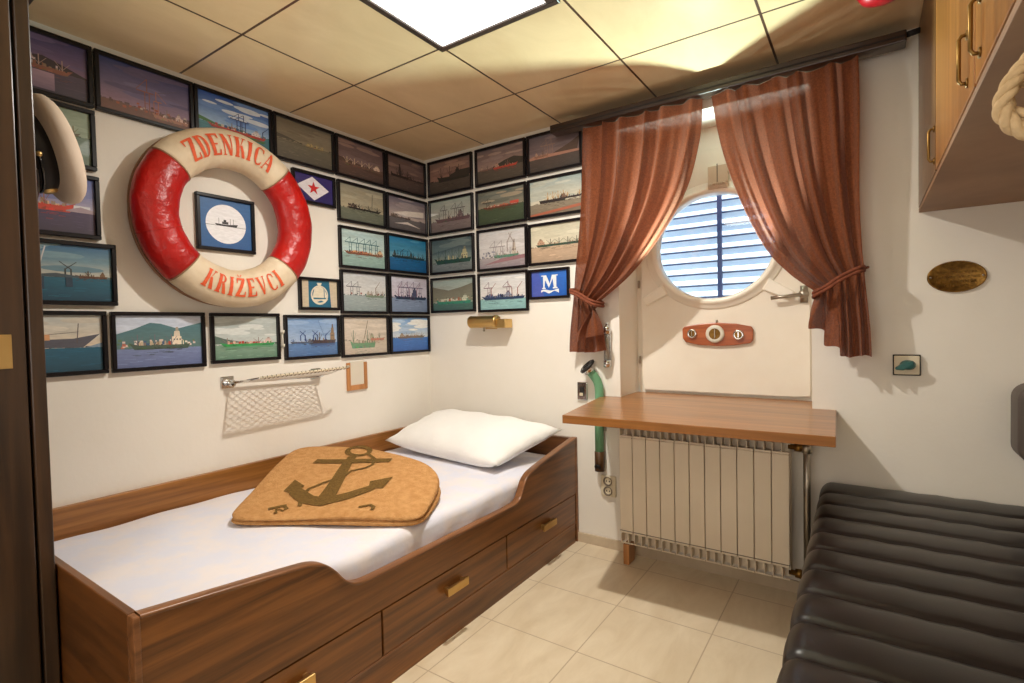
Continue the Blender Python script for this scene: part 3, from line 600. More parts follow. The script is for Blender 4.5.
P.append(('L',-.336,0.0,1.720,1.936,scene_(.36,(110,104,120),(200,180,170),(104,96,98),(84,78,80),ship(.05,.6,.36,.05,(90,70,64),(150,130,120),1,2),poly([(.15,.18),(.5,.28),(.85,.14),(.5,.2)],(220,208,200)),poly([(.1,.5),(.45,.62),(.95,.7),(.95,.52),(.5,.46)],(226,214,204)),houses(.05,.35,.38,8,[(90,70,60)],.06)),'framed stormy photo of a white foaming wake, second row left of the corner'))  # pale shapes paint light reflected in the glass; label text seeds the drawing
def flag(cv,r):
    cv.rect(0,0,1,1,(40,30,96),(48,36,110)); cv.poly([(.06,.54),(.46,.95),(.90,.52),(.5,.06)],(232,226,232))
    cx,cy=.49,.52
    pts=[]
    for k in range(10):
        rr=.26 if k%2==0 else .10; a=PI/2+k*PI/5; pts.append((cx+rr/1.55*cos(a),cy+rr*sin(a)))
    for k in range(10): cv.poly([(cx,cy),pts[k],pts[(k+1)%10]],(206,36,40))
P.append(('L',-.935,-.688,1.776,1.935,flag,'small framed navy flag with a white diamond and red star'))
def disc(cv,r):
    cv.rect(0,0,1,1,(40,92,150),(48,100,156)); cv.circle(.5,.5,.40,(238,238,242),1.03,40)
    for xs in ((.13,.92),): cv.line(.11,.46,.89,.46,.004,(60,60,70))
    cv.poly([(.28,.50),(.31,.46),(.7,.46),(.73,.52),(.5,.49)],(40,36,40)); cv.rect(.42,.50,.54,.55,(60,56,60)); cv.rect(.45,.55,.50,.59,(40,36,40))
    for x in (.36,.58,.64): cv.line(x,.49,x,.62,.006,(40,36,40))
P.append(('L',-1.380,-1.131,1.493,1.730,disc,'small framed blue picture of a ship in a white circle inside the lifebuoy'))
def emblem(cv,r):
    cv.rect(0,0,1,1,(206,190,164)); cv.poly([(.2,0),(.82,0),(.78,1),(.2,1)],(24,100,130)); cv.circle(.5,.46,.36,(224,214,190),1.5,36); cv.circle(.5,.48,.30,(24,100,130),1.5,36)
    cv.poly([(.30,.36),(.36,.70),(.5,.82),(.62,.70),(.62,.36)],(224,214,190)); cv.poly([(.64,.36),(.64,.72),(.72,.38)],(224,214,190)); cv.poly([(.30,.30),(.74,.32),(.66,.20),(.54,.26),(.42,.20)],(224,214,190)); cv.poly([(.46,.82),(.54,.82),(.57,.92),(.43,.92)],(224,214,190))
P.append(('L',-.918,-.680,1.246,1.409,emblem,'small framed teal and cream emblem of a sailing ship in a circle'))
# back wall ---------------------------------------------------------------
XA,XB_,XC=(.040,.392),(.415,.765),(.774,1.108)
P.append(('B',*XA,*R1,scene_(.40,(126,104,98),(160,120,104),(88,76,66),(66,58,50),ship(.18,.98,.34,.16,(46,44,38),(50,46,40),-1,3,mc=(60,50,44),sx=.3,sh=.8),hill(.42,[(.5,.1),(.75,.2),(1,.2)],(56,50,44)),clouds=(170,136,120),nc=4),'framed brown photo of a dark ship, back wall top row at the corner'))
P.append(('B',*XB_,*R1,scene_(.40,(120,104,106),(156,130,120),(92,82,72),(74,66,56),hill(.40,[(.35,.05),(.6,.18),(.8,.24),(1,.16)],(62,56,50)),ship(.35,.88,.36,.07,(176,70,56),(190,150,130),1,1,mc=(120,90,80)),ship(.05,.35,.38,.05,(120,90,80),(180,150,130),1,1),clouds=(170,146,136),nc=5),'framed photo of a small red ship before a dark hill, back wall top row'))
P.append(('B',*XC,*R1,scene_(.36,(104,96,104),(140,116,112),(84,72,66),(64,56,52),poly([(.4,.40),(.95,.42),(1,.78),(.8,.62)],(92,72,60)),poly([(0,.42),(.1,.46),(1,.42),(1,.36),(0,.36)],(180,130,110)),gan([.35,.45],.44,.42,(150,120,104)),ship(.1,.4,.40,.06,(150,110,90),(190,150,130),1,1)),'framed photo of cranes below a steep slope, top row next to the curtain'))
P.append(('B',*XA,*R2,scene_(.34,(160,170,160),(176,170,158),(128,112,110),(108,96,94),ship(.1,.97,.30,.12,(96,70,74),(130,110,106),-1,3,mc=(84,70,76),sx=.2,sh=1.0),gan([.35,.62,.78],.4,.46,(84,72,78)),poly([(.0,.55),(.22,.6),(.0,.66)],(220,224,220))),'framed photo of a maroon ship under gantry cranes, back wall second row'))
P.append(('B',*XB_,*R2,scene_(.50,(90,100,96),(140,130,110),(72,84,60),(54,66,46),ship(.1,.88,.46,.06,(110,60,44),(190,170,150),-1,0,cargo=[(170,80,60),(200,170,150),(190,90,60)],sx=.05),gan([.22],.5,.26,(60,50,44)),rect(.7,.52,.88,.60,(196,80,64)),clouds=(160,146,124),nc=4),'framed dark green photo of a long low ship with red cargo, back wall'))
P.append(('B',.774,1.118,*R2,scene_(.34,(164,180,178),(214,204,180),(140,128,108),(120,104,86),ship(.18,.72,.34,.10,(44,36,36),(90,70,60),1,4,mc=(190,140,70),sx=.75,sh=.6),ship(.6,1.0,.38,.06,(60,48,44),(130,100,80),1,2,mc=(190,140,70)),poly([(.0,.06),(1,.2),(1,.12),(0,.0)],(170,96,70))),'framed photo of a black ship with yellow cranes, second row against the curtain'))
P.append(('B',*XA,*R3,scene_(.26,(66,84,90),(130,140,130),(118,124,124),(100,108,108),hill(.5,[(0,.1),(.3,.16),(.7,.26),(1,.2)],(60,76,84),(110,124,120)),ship(.06,.97,.24,.15,(30,66,56),(180,170,130),-1,4,mc=(44,70,60),sx=.1,sh=1.2)),'framed photo of a dark green ship before a dark ridge, back wall'))
P.append(('B',*XB_,1.466,1.706,scene_(.28,(206,204,204),(206,200,196),(170,160,160),(140,128,134),ship(.30,.86,.26,.09,(90,130,110),(200,186,170),-1,3,mc=(130,120,120),sx=.1,sh=2.2),gan([.35,.5],.3,.42,(150,140,140)),boom([.62,.75],.4,.5,(140,120,110)),poly([(.1,.1),(1,.2),(1,.3),(.5,.24)],(150,110,116)),houses(.05,.35,.28,14,[(150,150,160),(120,120,130)],.14)),'framed pale photo of a grey ship with many derricks above reddish water'))
P.append(('B',.774,1.118,1.470,1.695,scene_(.42,(196,192,168),(214,204,180),(196,168,140),(170,146,122),ship(.10,1.0,.42,.07,(50,74,58),(190,150,120),1,4,mc=(90,84,70),sx=.03,sh=1.2),line(.3,.3,.98,.34,.003,(150,130,110))),'framed sepia photo of a long dark ship, above the letter M picture'))
P.append(('B',*XA,1.236,1.454,scene_(.24,(150,166,160),(170,170,156),(76,110,100),(70,100,96),hill(.28,[(0,.5),(.15,.44),(.4,.36),(.7,.44),(1,.56)],(112,108,92),(130,130,110)),houses(.0,1,.3,30,[(170,160,130),(150,110,90),(100,110,90)],.10),ship(.08,.95,.2,.11,(50,130,104),(206,206,180),-1,2,cargo=[(210,200,180),(180,90,60)],sx=.1)),'framed photo of a sea green ship in a hilly harbour, back wall corner'))
P.append(('B',*XB_,1.228,1.454,scene_(.30,(220,222,224),(226,222,218),(150,196,196),(140,184,186),ship(.03,.97,.28,.09,(36,60,96),(150,160,180),-1,0,cargo=[(40,60,110),(70,90,130),(30,44,80)],sx=.3,sh=1.0),gan([.2,.62],.36,.44,(120,80,96)),boom([.25,.7,.82],.4,.36,(150,80,70)),houses(.05,.6,.34,14,[(36,50,90),(60,80,120)],.10)),'framed photo of a navy blue ship on aqua water beside the letter M picture'))
def mpic(cv,r):
    cv.rect(0,0,1,1,(24,90,180),(40,110,200)); cv.poly([(0,0),(.35,0),(.22,1),(0,1)],(70,90,180))
    W=(232,236,240)
    cv.poly([(.30,.30),(.40,.30),(.40,.34),(.37,.36),(.40,.84),(.33,.84),(.33,.36),(.30,.34)],W)
    cv.poly([(.33,.84),(.42,.84),(.53,.46),(.49,.34)],W); cv.poly([(.49,.34),(.53,.46),(.64,.84),(.58,.84)],W)
    cv.poly([(.58,.84),(.70,.84),(.70,.36),(.73,.34),(.73,.30),(.60,.30),(.60,.34),(.63,.36)],W); cv.rect(.28,.80,.36,.84,W); cv.rect(.66,.80,.74,.84,W)
    for k in range(8):
        x0=.27+k*.062; cv.poly([(x0,.16+.05*sin(k*1.3)),(x0+.062,.16+.05*sin(k*1.3+1.3)),(x0+.062,.25+.03*sin(k+1)),(x0,.25+.03*sin(k))],W)
P.append(('B',.772,1.021,1.286,1.449,mpic,'small framed bright blue picture with a white letter M over waves'))
for p in P: picture(*p,group='framed ship pictures on the walls')

# ================================================================== LIFEBUOY
CY,CZ,RM,TR,HX,CX=-1.267,1.619,.292,.080,.062,.084
lb=thing('lifebuoy','red and white lifebuoy lettered ZDENKICA KRIŽEVCI on the left wall','lifebuoy',(0,CY,CZ-.38))
def torus_seg(bm,a0,a1,n,fat=1.0,seg=28):
    rings=[]
    for i in range(n+1):
        a=math.radians(a0+(a1-a0)*i/n); w=1+.012*sin(a*9)+.008*sin(a*23)
        rings.append([bm.verts.new((CX+HX*fat*w*sin(2*PI*k/seg),CY+(RM+TR*fat*w*cos(2*PI*k/seg))*cos(a),CZ+(RM+TR*fat*w*cos(2*PI*k/seg))*sin(a))) for k in range(seg)])
    for A_,B_ in zip(rings,rings[1:]):
        for k in range(seg): bm.faces.new((A_[k],A_[(k+1)%seg],B_[(k+1)%seg],B_[k]))
    bm.faces.new(rings[0]); bm.faces.new(rings[-1][::-1])
for nm,a0,a1,fat,m in (('red_section',-41,47,1.0,'red'),('white_section',47,143,1.0,'white'),('red_section',143,227,1.0,'red'),('white_section',227,319,1.0,'white')):
    bm=NB(); torus_seg(bm,a0,a1,40,fat); bobj(nm,bm,M[m],lb,True)
for a in (47,143,227,319,196):
    bm=NB(); torus_seg(bm,a-.5,a+.5,2,1.018); bobj('seam_band',bm,M['red'] if a==196 else M['cord'],lb,True)
bm=NB(); pts=[]
for k in range(120):
    a=2*PI*k/120; bulge=.006*abs(sin(2*a))
    pts.append((.040,CY+(RM+TR*.86+bulge)*cos(a),CZ+(RM+TR*.86+bulge)*sin(a)))
tube(bm,pts,.006,8,closed=True); bobj('grab_cord',bm,M['cord'],lb,True)
G={}
def q(*p): return [tuple(v) for v in p]
def stem(x,w=.2): return [q((x,0),(x+w,0),(x+w,1),(x,1)),q((x-.05,0),(x+w+.05,0),(x+w+.05,.06),(x-.05,.06)),q((x-.05,.94),(x+w+.05,.94),(x+w+.05,1),(x-.05,1))]
def arc(cx,cy,rx,ry,a0,a1,w0,w1,n=8):
    out=[]
    for i in range(n):
        t0=math.radians(a0+(a1-a0)*i/n);t1=math.radians(a0+(a1-a0)*(i+1)/n)
        def wd(t): return w0+(w1-w0)*abs(cos(t))
        out.append([(cx+rx*cos(t0),cy+ry*sin(t0)),(cx+rx*cos(t1),cy+ry*sin(t1)),(cx+(rx-wd(t1))*cos(t1),cy+(ry-.07)*sin(t1)),(cx+(rx-wd(t0))*cos(t0),cy+(ry-.07)*sin(t0))])
    return out
G['Z']=[q((.02,.9),(.6,.9),(.6,1),(.02,1)),q((0,0),(.6,0),(.6,.1),(0,.1)),q((0,.1),(.22,.1),(.6,.9),(.38,.9)),q((.02,.72),(.07,.72),(.12,.9),(.02,.9)),q((.52,.1),(.6,.1),(.6,.28),(.55,.28))]
G['Ž']=G['Z']+[q((.3,1.05),(.34,1.05),(.48,1.17),(.42,1.2)),q((.26,1.05),(.3,1.05),(.18,1.2),(.12,1.17))]
G['D']=stem(.06)+arc(.26,.5,.34,.5,-90,90,.05,.17,10)
G['E']=stem(.06)+[q((.26,.92),(.56,.92),(.56,1),(.26,1)),q((.26,0),(.58,0),(.58,.08),(.26,.08)),q((.26,.47),(.45,.47),(.45,.54),(.26,.54)),q((.51,.76),(.56,.76),(.56,.92),(.46,.92)),q((.48,.08),(.58,.08),(.58,.26),(.53,.26))]
G['N']=[q((.06,0),(.13,0),(.13,1),(.06,1)),q((.5,0),(.57,0),(.57,1),(.5,1)),q((.0,1),(.2,1),(.57,0),(.4,0)),q((0,0),(.2,0),(.2,.05),(0,.05)),q((.43,.95),(.64,.95),(.64,1),(.43,1))]
G['K']=stem(.06)+[q((.26,.45),(.33,.55),(.56,1),(.49,1)),q((.3,.52),(.42,.62),(.66,0),(.45,0)),q((.42,.95),(.64,.95),(.64,1),(.42,1))]
G['I']=stem(.20)
G['C']=arc(.36,.5,.33,.5,55,305,.05,.18,14)+[q((.5,.72),(.57,.72),(.57,.96),(.52,.96)),q((.5,.04),(.55,.04),(.57,.22),(.52,.22))]
G['A']=[q((.0,0),(.06,0),(.33,1),(.27,1)),q((.4,0),(.62,0),(.36,1),(.24,1)),q((.12,.3),(.48,.3),(.46,.36),(.14,.36)),q((-.05,0),(.13,0),(.13,.05),(-.05,.05))]
G['R']=stem(.06)+arc(.26,.76,.28,.24,-90,90,.05,.14,8)+[q((.3,.5),(.44,.54),(.64,0),(.44,0))]
G['V']=[q((.0,1),(.2,1),(.38,0),(.28,0)),q((.3,0),(.36,0),(.6,1),(.53,1)),q((-.04,.95),(.26,.95),(.26,1),(-.04,1)),q((.46,.95),(.66,.95),(.66,1),(.46,1))]
def ring_text(word,a0,a1,h,top):
    bm=NB(); wd={'I':.40,'N':.66,'K':.68}; adv=[wd.get(c,.62) for c in word]
    tot=sum(adv)-adv[0]/2-adv[-1]/2; pos=0
    for i,ch in enumerate(word):
        if i: pos+=(adv[i-1]+adv[i])/2
        ac=math.radians(a0+(a1-a0)*pos/tot)
        nb=NB()
        for p in G[ch]: nb.faces.new([nb.verts.new((x,y,0)) for x,y in p])
        bmesh.ops.subdivide_edges(nb,edges=[e for e in nb.edges if e.calc_length()>.3],cuts=3,use_grid_fill=True)
        bmesh.ops.triangulate(nb,faces=nb.faces[:])
        mp={}
        for v in nb.verts:
            lx=(v.co.x-.3)*h*.82; ly=(v.co.y-.5)*h
            if top: r=RM+.004+ly; a=ac-lx/RM
            else: r=RM-.002-ly; a=ac+lx/RM
            dr=(r-RM)/TR; xx=CX+HX*math.sqrt(max(0,1-dr*dr))*1.0+.0032
            mp[v]=bm.verts.new((xx,CY+r*cos(a),CZ+r*sin(a)))
        for f in nb.faces: bm.faces.new([mp[v] for v in f.verts])
        nb.free()
    return bm
bobj('lettering',ring_text('ZDENKICA',127,63,.084,True),M['letter'],lb)
bobj('lettering',ring_text('KRIŽEVCI',-117,-56,.078,False),M['letter'],lb)

# ================================================================== CAP on the wardrobe side
cap=thing('peaked_cap','white-topped sailor peaked cap with black band hung beside the wardrobe','cap',(.29,-2.0,1.70))
tl=math.radians(17); Zl=Vector((0,cos(tl),sin(tl))); Xl=Vector((0,sin(tl),-cos(tl))); Yl=Vector((-1,0,0)); O=Vector((.29,-1.985,1.675))
def caplathe(prof,m,nm,sx=1.0,sy=.86):
    bm=NB(); lathe(bm,[(r,h) for r,h in prof],O,Zl,40,sx,sy,(Xl,Yl)); return bobj(nm,bm,m,cap,True)
caplathe([(.110,0),(.112,.0),(.113,.05),(.109,.05),(.107,.002),(.110,0)],M['capb'],'band')
caplathe([(.112,.05),(.135,.056),(.152,.066),(.158,.080),(.156,.094),(.146,.104),(.09,.109),(0,.110)],M['capw'],'crown')
bm=NB(); lathe(bm,[(.113,.050),(.117,.052),(.117,.055),(.113,.056)],O,Zl,40,1,.86,(Xl,Yl)); bobj('piping',bm,M['capw'],cap,True)
bm=NB()
rows=[]
for i in range(17):
    t=-1.0+2.0*i/16; r1=.112;r2=.112+.05*cos(t*1.4)
    rows.append([bm.verts.new(O+Xl*cos(t)*r+Yl*sin(t)*r*.86+Zl*(.004-(r-.112)*.55)+Zl*dz) for r,dz in ((r1,0),((r1+r2)/2,.002),(r2,0),(r2,-.003),(r1,-.003))])
for A_,B_ in zip(rows,rows[1:]):
    for k in range(5): bm.faces.new((A_[k],B_[k],B_[(k+1)%5],A_[(k+1)%5]))
bobj('visor',bm,M['visor'],cap,True)
bm=NB(); tube(bm,[O+Xl*cos(t)*.115+Yl*sin(t)*.115*.86+Zl*.012 for t in [-1.3+2.6*k/20 for k in range(21)]],.004,6); bobj('chin_strap',bm,M['visor'],cap,True)
for t in (-1.35,1.35):
    bm=NB(); lathe(bm,[(0,.006),(.006,.005),(.008,0)],O+Xl*cos(t)*.114+Yl*sin(t)*.114*.86+Zl*.014,Xl*cos(t)+Yl*sin(t),12); bobj('button',bm,M['brass'],cap,True)
bm=NB(); lathe(bm,[(0,.012),(.014,.009),(.02,.004),(.022,0)],O+Xl*.111+Zl*.034,Xl,16); bobj('badge',bm,M['brass'],cap,True)
bm=NB(); tube(bm,[(.29,-2.022,1.771),(.29,-1.975,1.771),(.29,-1.965,1.785)],.005,8); lathe(bm,[(0,.006),(.016,.005),(.016,0)],(.29,-2.022,1.771),(0,1,0),14); tag(bobj('coat_hook',bm,M['steel']),'small metal hook on the wardrobe side holding the peaked cap','hook')

# ================================================================== LEFT WALL SMALL ITEMS
sh=thing('net_shelf','folding chrome rail shelf with white netting on the left wall','shelf',(0,-1.05,.92))
bm=NB(); tube(bm,[(.03,-1.27,.925),(.03,-.83,.912)],.006,10); bobj('wall_bar',bm,M['chrome'],sh,True)
bm=NB(); tube(bm,[(.21,-1.244,.949),(.21,-.82,.959),(.195,-.78,.963)],.0058,10); bobj('front_bar',bm,M['plastic'],sh,True)
bm=NB()
for k in range(22):
    y=-1.235+k*.0203; tube(bm,[(.21+.0068*cos(t),y+.002*t,.9492+(y+1.244)*.023+.0068*sin(t)) for t in [2*PI*j/8 for j in range(9)]],.0014,5)
bobj('lashing',bm,M['brown'],sh,True)
for y in (-1.275,-.835):
    bm=NB(); box(bm,0,.008,y-.028,y+.028,.90,.952); lathe(bm,[(0,.04),(.014,.038),(.016,.02),(.012,0)],(.005,y+.008,.922),(1,0,0),16); bobj('bracket',bm,M['chrome'],sh,bevel=.002)
bm=NB()
bm.free()
for y0,y1,z1_ in ((-1.262,-1.240,.949),(-.845,-.825,.959)):
    bm=NB(); tube(bm,[(.03,y0,.922),(.21,y1,z1_)],.0045,8); bobj('side_arm',bm,M['chrome'],sh,True)
bm=NB(); N=12
def SP(u,v): 
    return Vector((.03+.18*v,-1.258+.42*u+.018*v,.922-.006*u*(1-v)+(.027+.009*u)*v-.008*sin(PI*v)))
for k in range(-7,N):
    for d in (1,-1):
        pts=[]
        for j in range(8):
            v=j/7; u=(k+7*v*1.0)/N if d>0 else (k+7-7*v)/N
            if 0<=u<=1: pts.append(SP(u,v))
        if len(pts)>1: tube(bm,pts,.0019,5,cap=False)
bobj('netting',bm,M['netm'],sh)
ph=thing('paper_holder','small orange wooden holder with a paper card, low on the left wall','holder',(0,-.577,.815))
bm=NB(); box(bm,0,.014,-.645,-.625,.815,.965); box(bm,0,.014,-.532,-.512,.815,.965); box(bm,0,.014,-.625,-.532,.815,.843); bobj('wooden_rim',bm,M['block'],ph,bevel=.002)
simple_box('card',(.001,.008,-.625,-.532,.843,.97),M['paper'],ph)
bm=NB()
for z in (1.07,1.135): tube(bm,[(.0,-1.013,z),(.022,-1.013,z),(.025,-1.013,z+.012)],.004,8)
tube(bm,[(.014,-1.013,1.06),(.014,-1.013,1.15)],.003,8)
tag(bobj('wall_hook',bm,M['enamel'],None,True),'tiny white double hook between two pictures in the bottom row','hook')

# ================================================================== BACK WALL ITEMS
sc=thing('wall_sconce','short brass tube reading lamp on the back wall over the pillow','lamp',(.5,0,1.16))
bm=NB(); lathe(bm,[(0,0),(.034,0),(.036,.006),(.034,.012),(.034,.165),(.036,.170),(.036,.186),(.034,.192),(0,.192)],(.405,-.075,1.172),(1,0,0),28); bobj('shade',bm,M['brass'],sc,True)
bm=NB(); box(bm,.585,.66,-.09,-.02,1.135,1.185); bobj('mount',bm,M['brass'],sc,bevel=.004)
bm=NB(); tube(bm,[(.50,-.002,1.165),(.50,-.045,1.17)],.012,12); box(bm,.46,.54,-.008,0,1.13,1.20); bobj('wall_plate',bm,M['brass'],sc)
bm=NB(); lathe(bm,[(0,0),(.004,0),(.004,.01),(.007,.014),(.007,.02),(0,.022)],(.50,-.075,1.138),(0,0,-1),10); bobj('switch_knob',bm,M['steel'],sc,True)
# thermometer-like glass tube
gt=thing('glass_tube','chrome capped clear glass tube mounted on the wall right of the left curtain hem','gauge',(1.235,0,.93))
bm=NB(); lathe(bm,[(0,0),(.016,0),(.016,.155),(0,.155)],(1.232,-.025,.955),(0,0,1),20); bobj('tube',bm,M['clear'],gt,True)
bm=NB(); lathe(bm,[(0,0),(.019,0),(.019,.03),(.012,.038),(.006,.05),(0,.055)],(1.232,-.025,1.095),(0,0,1),20); bobj('top_cap',bm,M['chrome'],gt,True)
bm=NB(); lathe(bm,[(0,0),(.019,0),(.019,.035),(0,.035)],(1.232,-.025,.928),(0,0,1),20); bobj('bottom_cap',bm,M['chrome'],gt,True)
simple_box('back_plate',(1.218,1.246,-.01,0,.93,1.12),M['chrome'],gt,.001)
bm=NB(); lathe(bm,[(0,0),(.007,0),(.007,.14),(0,.14)],(1.232,-.025,.96),(0,0,1),10); bobj('inner_rod',bm,M['steel'],gt,True)
# chrome framed switch
sw=thing('chrome_switch','small chrome framed rocker switch on the wall beside the green pipe','switch',(1.082,0,.745))
bm=NB(); box(bm,1.052,1.112,-.012,0,.748,.845); bobj('plate',bm,M['chrome'],sw,bevel=.006,seg=3)
simple_box('rocker',(1.070,1.094,-.018,-.011,.772,.82),M['dark'],sw,.004)
simple_box('rocker_tip',(1.072,1.092,-.022,-.016,.774,.79),M['plastic'],sw,.002)
# speaking tube
gp=thing('speaking_tube','green painted pipe with black mouthpiece bending down behind the table end','pipe',(1.19,0,.40))
bm=NB(); lathe(bm,[(0,.002),(.030,0),(.044,.004),(.046,.014),(.036,.020),(.028,.016),(.022,.006),(0,.004)],(1.148,-.062,.925),(-.55,-.42,.72),28); bobj('mouthpiece',bm,M['rubber'],gp,True)
bm=NB(); lathe(bm,[(.022,0),(.026,0),(.028,.02),(.024,.03),(.021,.03)],(1.150,-.058,.906),(-.30,-.5,.75),24); bobj('chrome_collar',bm,M['chrome'],gp,True)
bm=NB(); tube(bm,[(1.152,-.056,.908),(1.166,-.045,.885),(1.180,-.035,.86),(1.188,-.032,.83),(1.190,-.032,.80),(1.176,-.03,.782),(1.172,-.03,.775)][:5]+[(1.190,-.032,.76),(1.186,-.032,.70),(1.185,-.032,.50)],.0225,16); bobj('green_pipe',bm,M['green'],gp,True)
bm=NB(); lathe(bm,[(.022,0),(.025,.002),(.025,.10),(.020,.10),(.018,.03),(0,.03)],(1.185,-.032,.50),(0,0,-1),20); bobj('brown_end',bm,M['brown'],gp,True)
bm=NB(); box(bm,1.158,1.212,-.02,0,.60,.62); bobj('clip',bm,M['steel'],gp,bevel=.002)
bm=NB(); lathe(bm,[(0,0),(.017,0),(.017,.004),(0,.004)],(1.186,-.057,.425),(0,-1,-.5),16); bobj('opening',bm,M['rubber'],gp,True)
# sockets
so=thing('wall_socket','ivory double power socket on the wall left of the radiator','socket',(1.22,0,.27))
bm=NB(); box(bm,1.18,1.262,-.014,0,.268,.375); bobj('plate',bm,M['plastic'],so,bevel=.006,seg=3)
for z in (.297,.347):
    bm=NB(); lathe(bm,[(.021,0),(.024,.006),(.021,.008),(.017,.0),(0,-.004)],(1.221,-.014,z),(0,-1,0),24); bobj('outlet',bm,M['raddark'],so,True)
    bm=NB()
    for dx in (-.008,.008): lathe(bm,[(0,0),(.0035,0),(.0035,.004),(0,.004)],(1.221+dx,-.012,z),(0,-1,0),8)
    bobj('pin_hole',bm,M['rubber'],so)
# rotary switch right
rs=thing('rotary_switch','ivory wall switch with a teal green rotary knob right of the curtain','switch',(2.43,0,.93))
bm=NB(); box(bm,2.392,2.468,-.02,0,.930,1.0); bobj('plate',bm,M['plastic'],rs,bevel=.003)
bm=NB(); box(bm,2.388,2.472,-.012,-.001,.926,1.004); bobj('back_plate',bm,M['dark'],rs,bevel=.002)
bm=NB(); lathe(bm,[(0,.03),(.018,.028),(.024,.012),(.025,0)],(2.433,-.02,.966),(0,-1,0),24,1.0,.75); prism(bm,[(2.395,.95),(2.42,.948),(2.452,.972),(2.446,.984),(2.415,.972),(2.394,.957)],-.05,-.024,1); bobj('knob',bm,M['teal'],rs,bevel=.003)
# oval plaque
op=thing('oval_plaque','oval aged brass plaque with worn lettering on the right of the back wall','plaque',(2.572,0,1.23))
bm=NB(); lathe(bm,[(0,.006),(.92,.006),(.96,.009),(1.0,.007),(1.0,0)],(2.572,0,1.285),(0,-1,0),48,.0825,.056,(Vector((1,0,0)),Vector((0,0,1)))); bobj('plate',bm,M['oldbrass'],op,True)
bm=NB()
rr=random.Random(3)
for row,(z,hw) in enumerate(((1.314,.03),(1.300,.052),(1.284,.062),(1.268,.055),(1.254,.034))):
    x=2.572-hw
    while x<2.572+hw:
        k=rr.choice((0,1,2)); ww=.005
        box(bm,x,x+.0015,-.0088,-.0068,z-.004,z+.004)
        if k!=0: box(bm,x,x+ww,-.0088,-.0068,z+.0028,z+.004)
        if k!=1: box(bm,x+ww-.001,x+ww,-.0088,-.0068,z-.004,z+.004)
        if k==2: box(bm,x,x+ww,-.0088,-.0068,z-.0006,z+.0006)
        x+=.0085
bobj('worn_lettering',bm,M['oldbrass'],op)
bm=NB()
for s in (-1,1): lathe(bm,[(0,.004),(.003,.003),(.004,0)],(2.572+s*.072,-.007,1.285),(0,-1,0),10)
bobj('screw',bm,M['steel'],op,True)
# weather station on the window panel
ws=thing('weather_station','small teak plaque with three brass dials below the porthole','barometer',(1.70,ND-.016,1.02))
Yw=ND-.0165
top=[(1.545,1.122),(1.62,1.134),(1.70,1.139),(1.79,1.132),(1.858,1.117)]; bot_=[(1.866,1.10),(1.864,1.05),(1.852,1.038),(1.78,1.028),(1.70,1.024),(1.61,1.030),(1.552,1.044),(1.538,1.062),(1.536,1.11)]
bm=NB(); prism(bm,top+bot_,Yw-.018,Yw,1); bobj('board',bm,M['pinboard'],ws,bevel=.004)
for x,z,r in ((1.586,1.086,.024),(1.695,1.084,.043),(1.802,1.078,.025)):
    bm=NB(); lathe(bm,[(r*.62,.012),(r*.9,.014),(r,.008),(r,0)],(x,Yw-.018,z),(0,-1,0),32); d=bobj('dial_rim',bm,M['dialw'] if r>.03 else M['chrome'],ws,True)
    bm=NB(); lathe(bm,[(0,.010),(r*.66,.010)],(x,Yw-.018,z),(0,-1,0),32); bobj('dial_face',bm,M['oldbrass'],ws,True)
    bm=NB(); box(bm,x-.0015,x+.0015,Yw-.031,Yw-.0285,z-r*.5,z+r*.55); bobj('needle',bm,M['chrome'],ws)
bm=NB(); tube(bm,[(1.70,Yw-.004,1.136),(1.70,Yw-.004,1.152)],.005,8); bobj('hanger',bm,M['steel'],ws,True)

# ================================================================== TABLE + RADIATOR
bm=NB(); poly_=[(1.192,-.002),(1.288,-.60),(2.228,-.567),(2.206,-.002),(NX1-.001,-.002),(NX1-.001,ND-.018),(NX0+.001,ND-.018),(NX0+.001,-.002)]
prism(bm,poly_,.7455,.779,2); tb=bobj('wall_table',bm,M['table'],None,bevel=.002); tag(tb,'brown wooden table top fixed below the porthole over the radiator','table')
rd=thing('radiator','cream panel radiator of eleven sections under the table top','radiator',(1.69,-.08,0))
x0,x1=1.332,2.052; n=11; sw_=(x1-x0)/n
for k in range(n):
    a=x0+k*sw_+.0016; b=x0+(k+1)*sw_-.0016; bm=NB()
    box(bm,a,b,-.132,-.118,.150,.606); box(bm,a+.028,b-.028,-.118,-.035,.12,.62)
    # curved top and bottom fins
    for (za,zb) in ((.612,.648),(.098,.142)):
        box(bm,a,a+.004,-.128,-.04,za,zb)
        box(bm,a+.034,a+.038,-.128,-.04,za,zb)
        box(bm,a,b,-.128,-.12,za if za<.5 else za-.006,(za+.006) if za<.5 else za+.004)
        box(bm,a,b,-.085,-.08,za,zb)
    box(bm,a,b,-.05,-.036,.1,.64)
    bobj('section',bm,M['rad'],rd,bevel=.0015,seg=1)
bm=NB(); box(bm,x0,x1,-.134,-.1325,.160,.163); bobj('trim_line',bm,M['raddark'],rd)
bm=NB(); tube(bm,[(x1-.01,-.08,.63),(2.108,-.08,.63)],.011,10); lathe(bm,[(0,0),(.017,0),(.019,.02),(.013,.03),(0,.03)],(2.065,-.08,.63),(1,0,0),12); bobj('top_valve',bm,M['oldbrass'],rd,True)
bm=NB(); tube(bm,[(x1-.01,-.08,.115),(2.108,-.08,.115)],.011,10); lathe(bm,[(0,0),(.017,0),(.019,.02),(.013,.03),(0,.03)],(2.065,-.08,.115),(1,0,0),12); bobj('bottom_valve',bm,M['oldbrass'],rd,True)
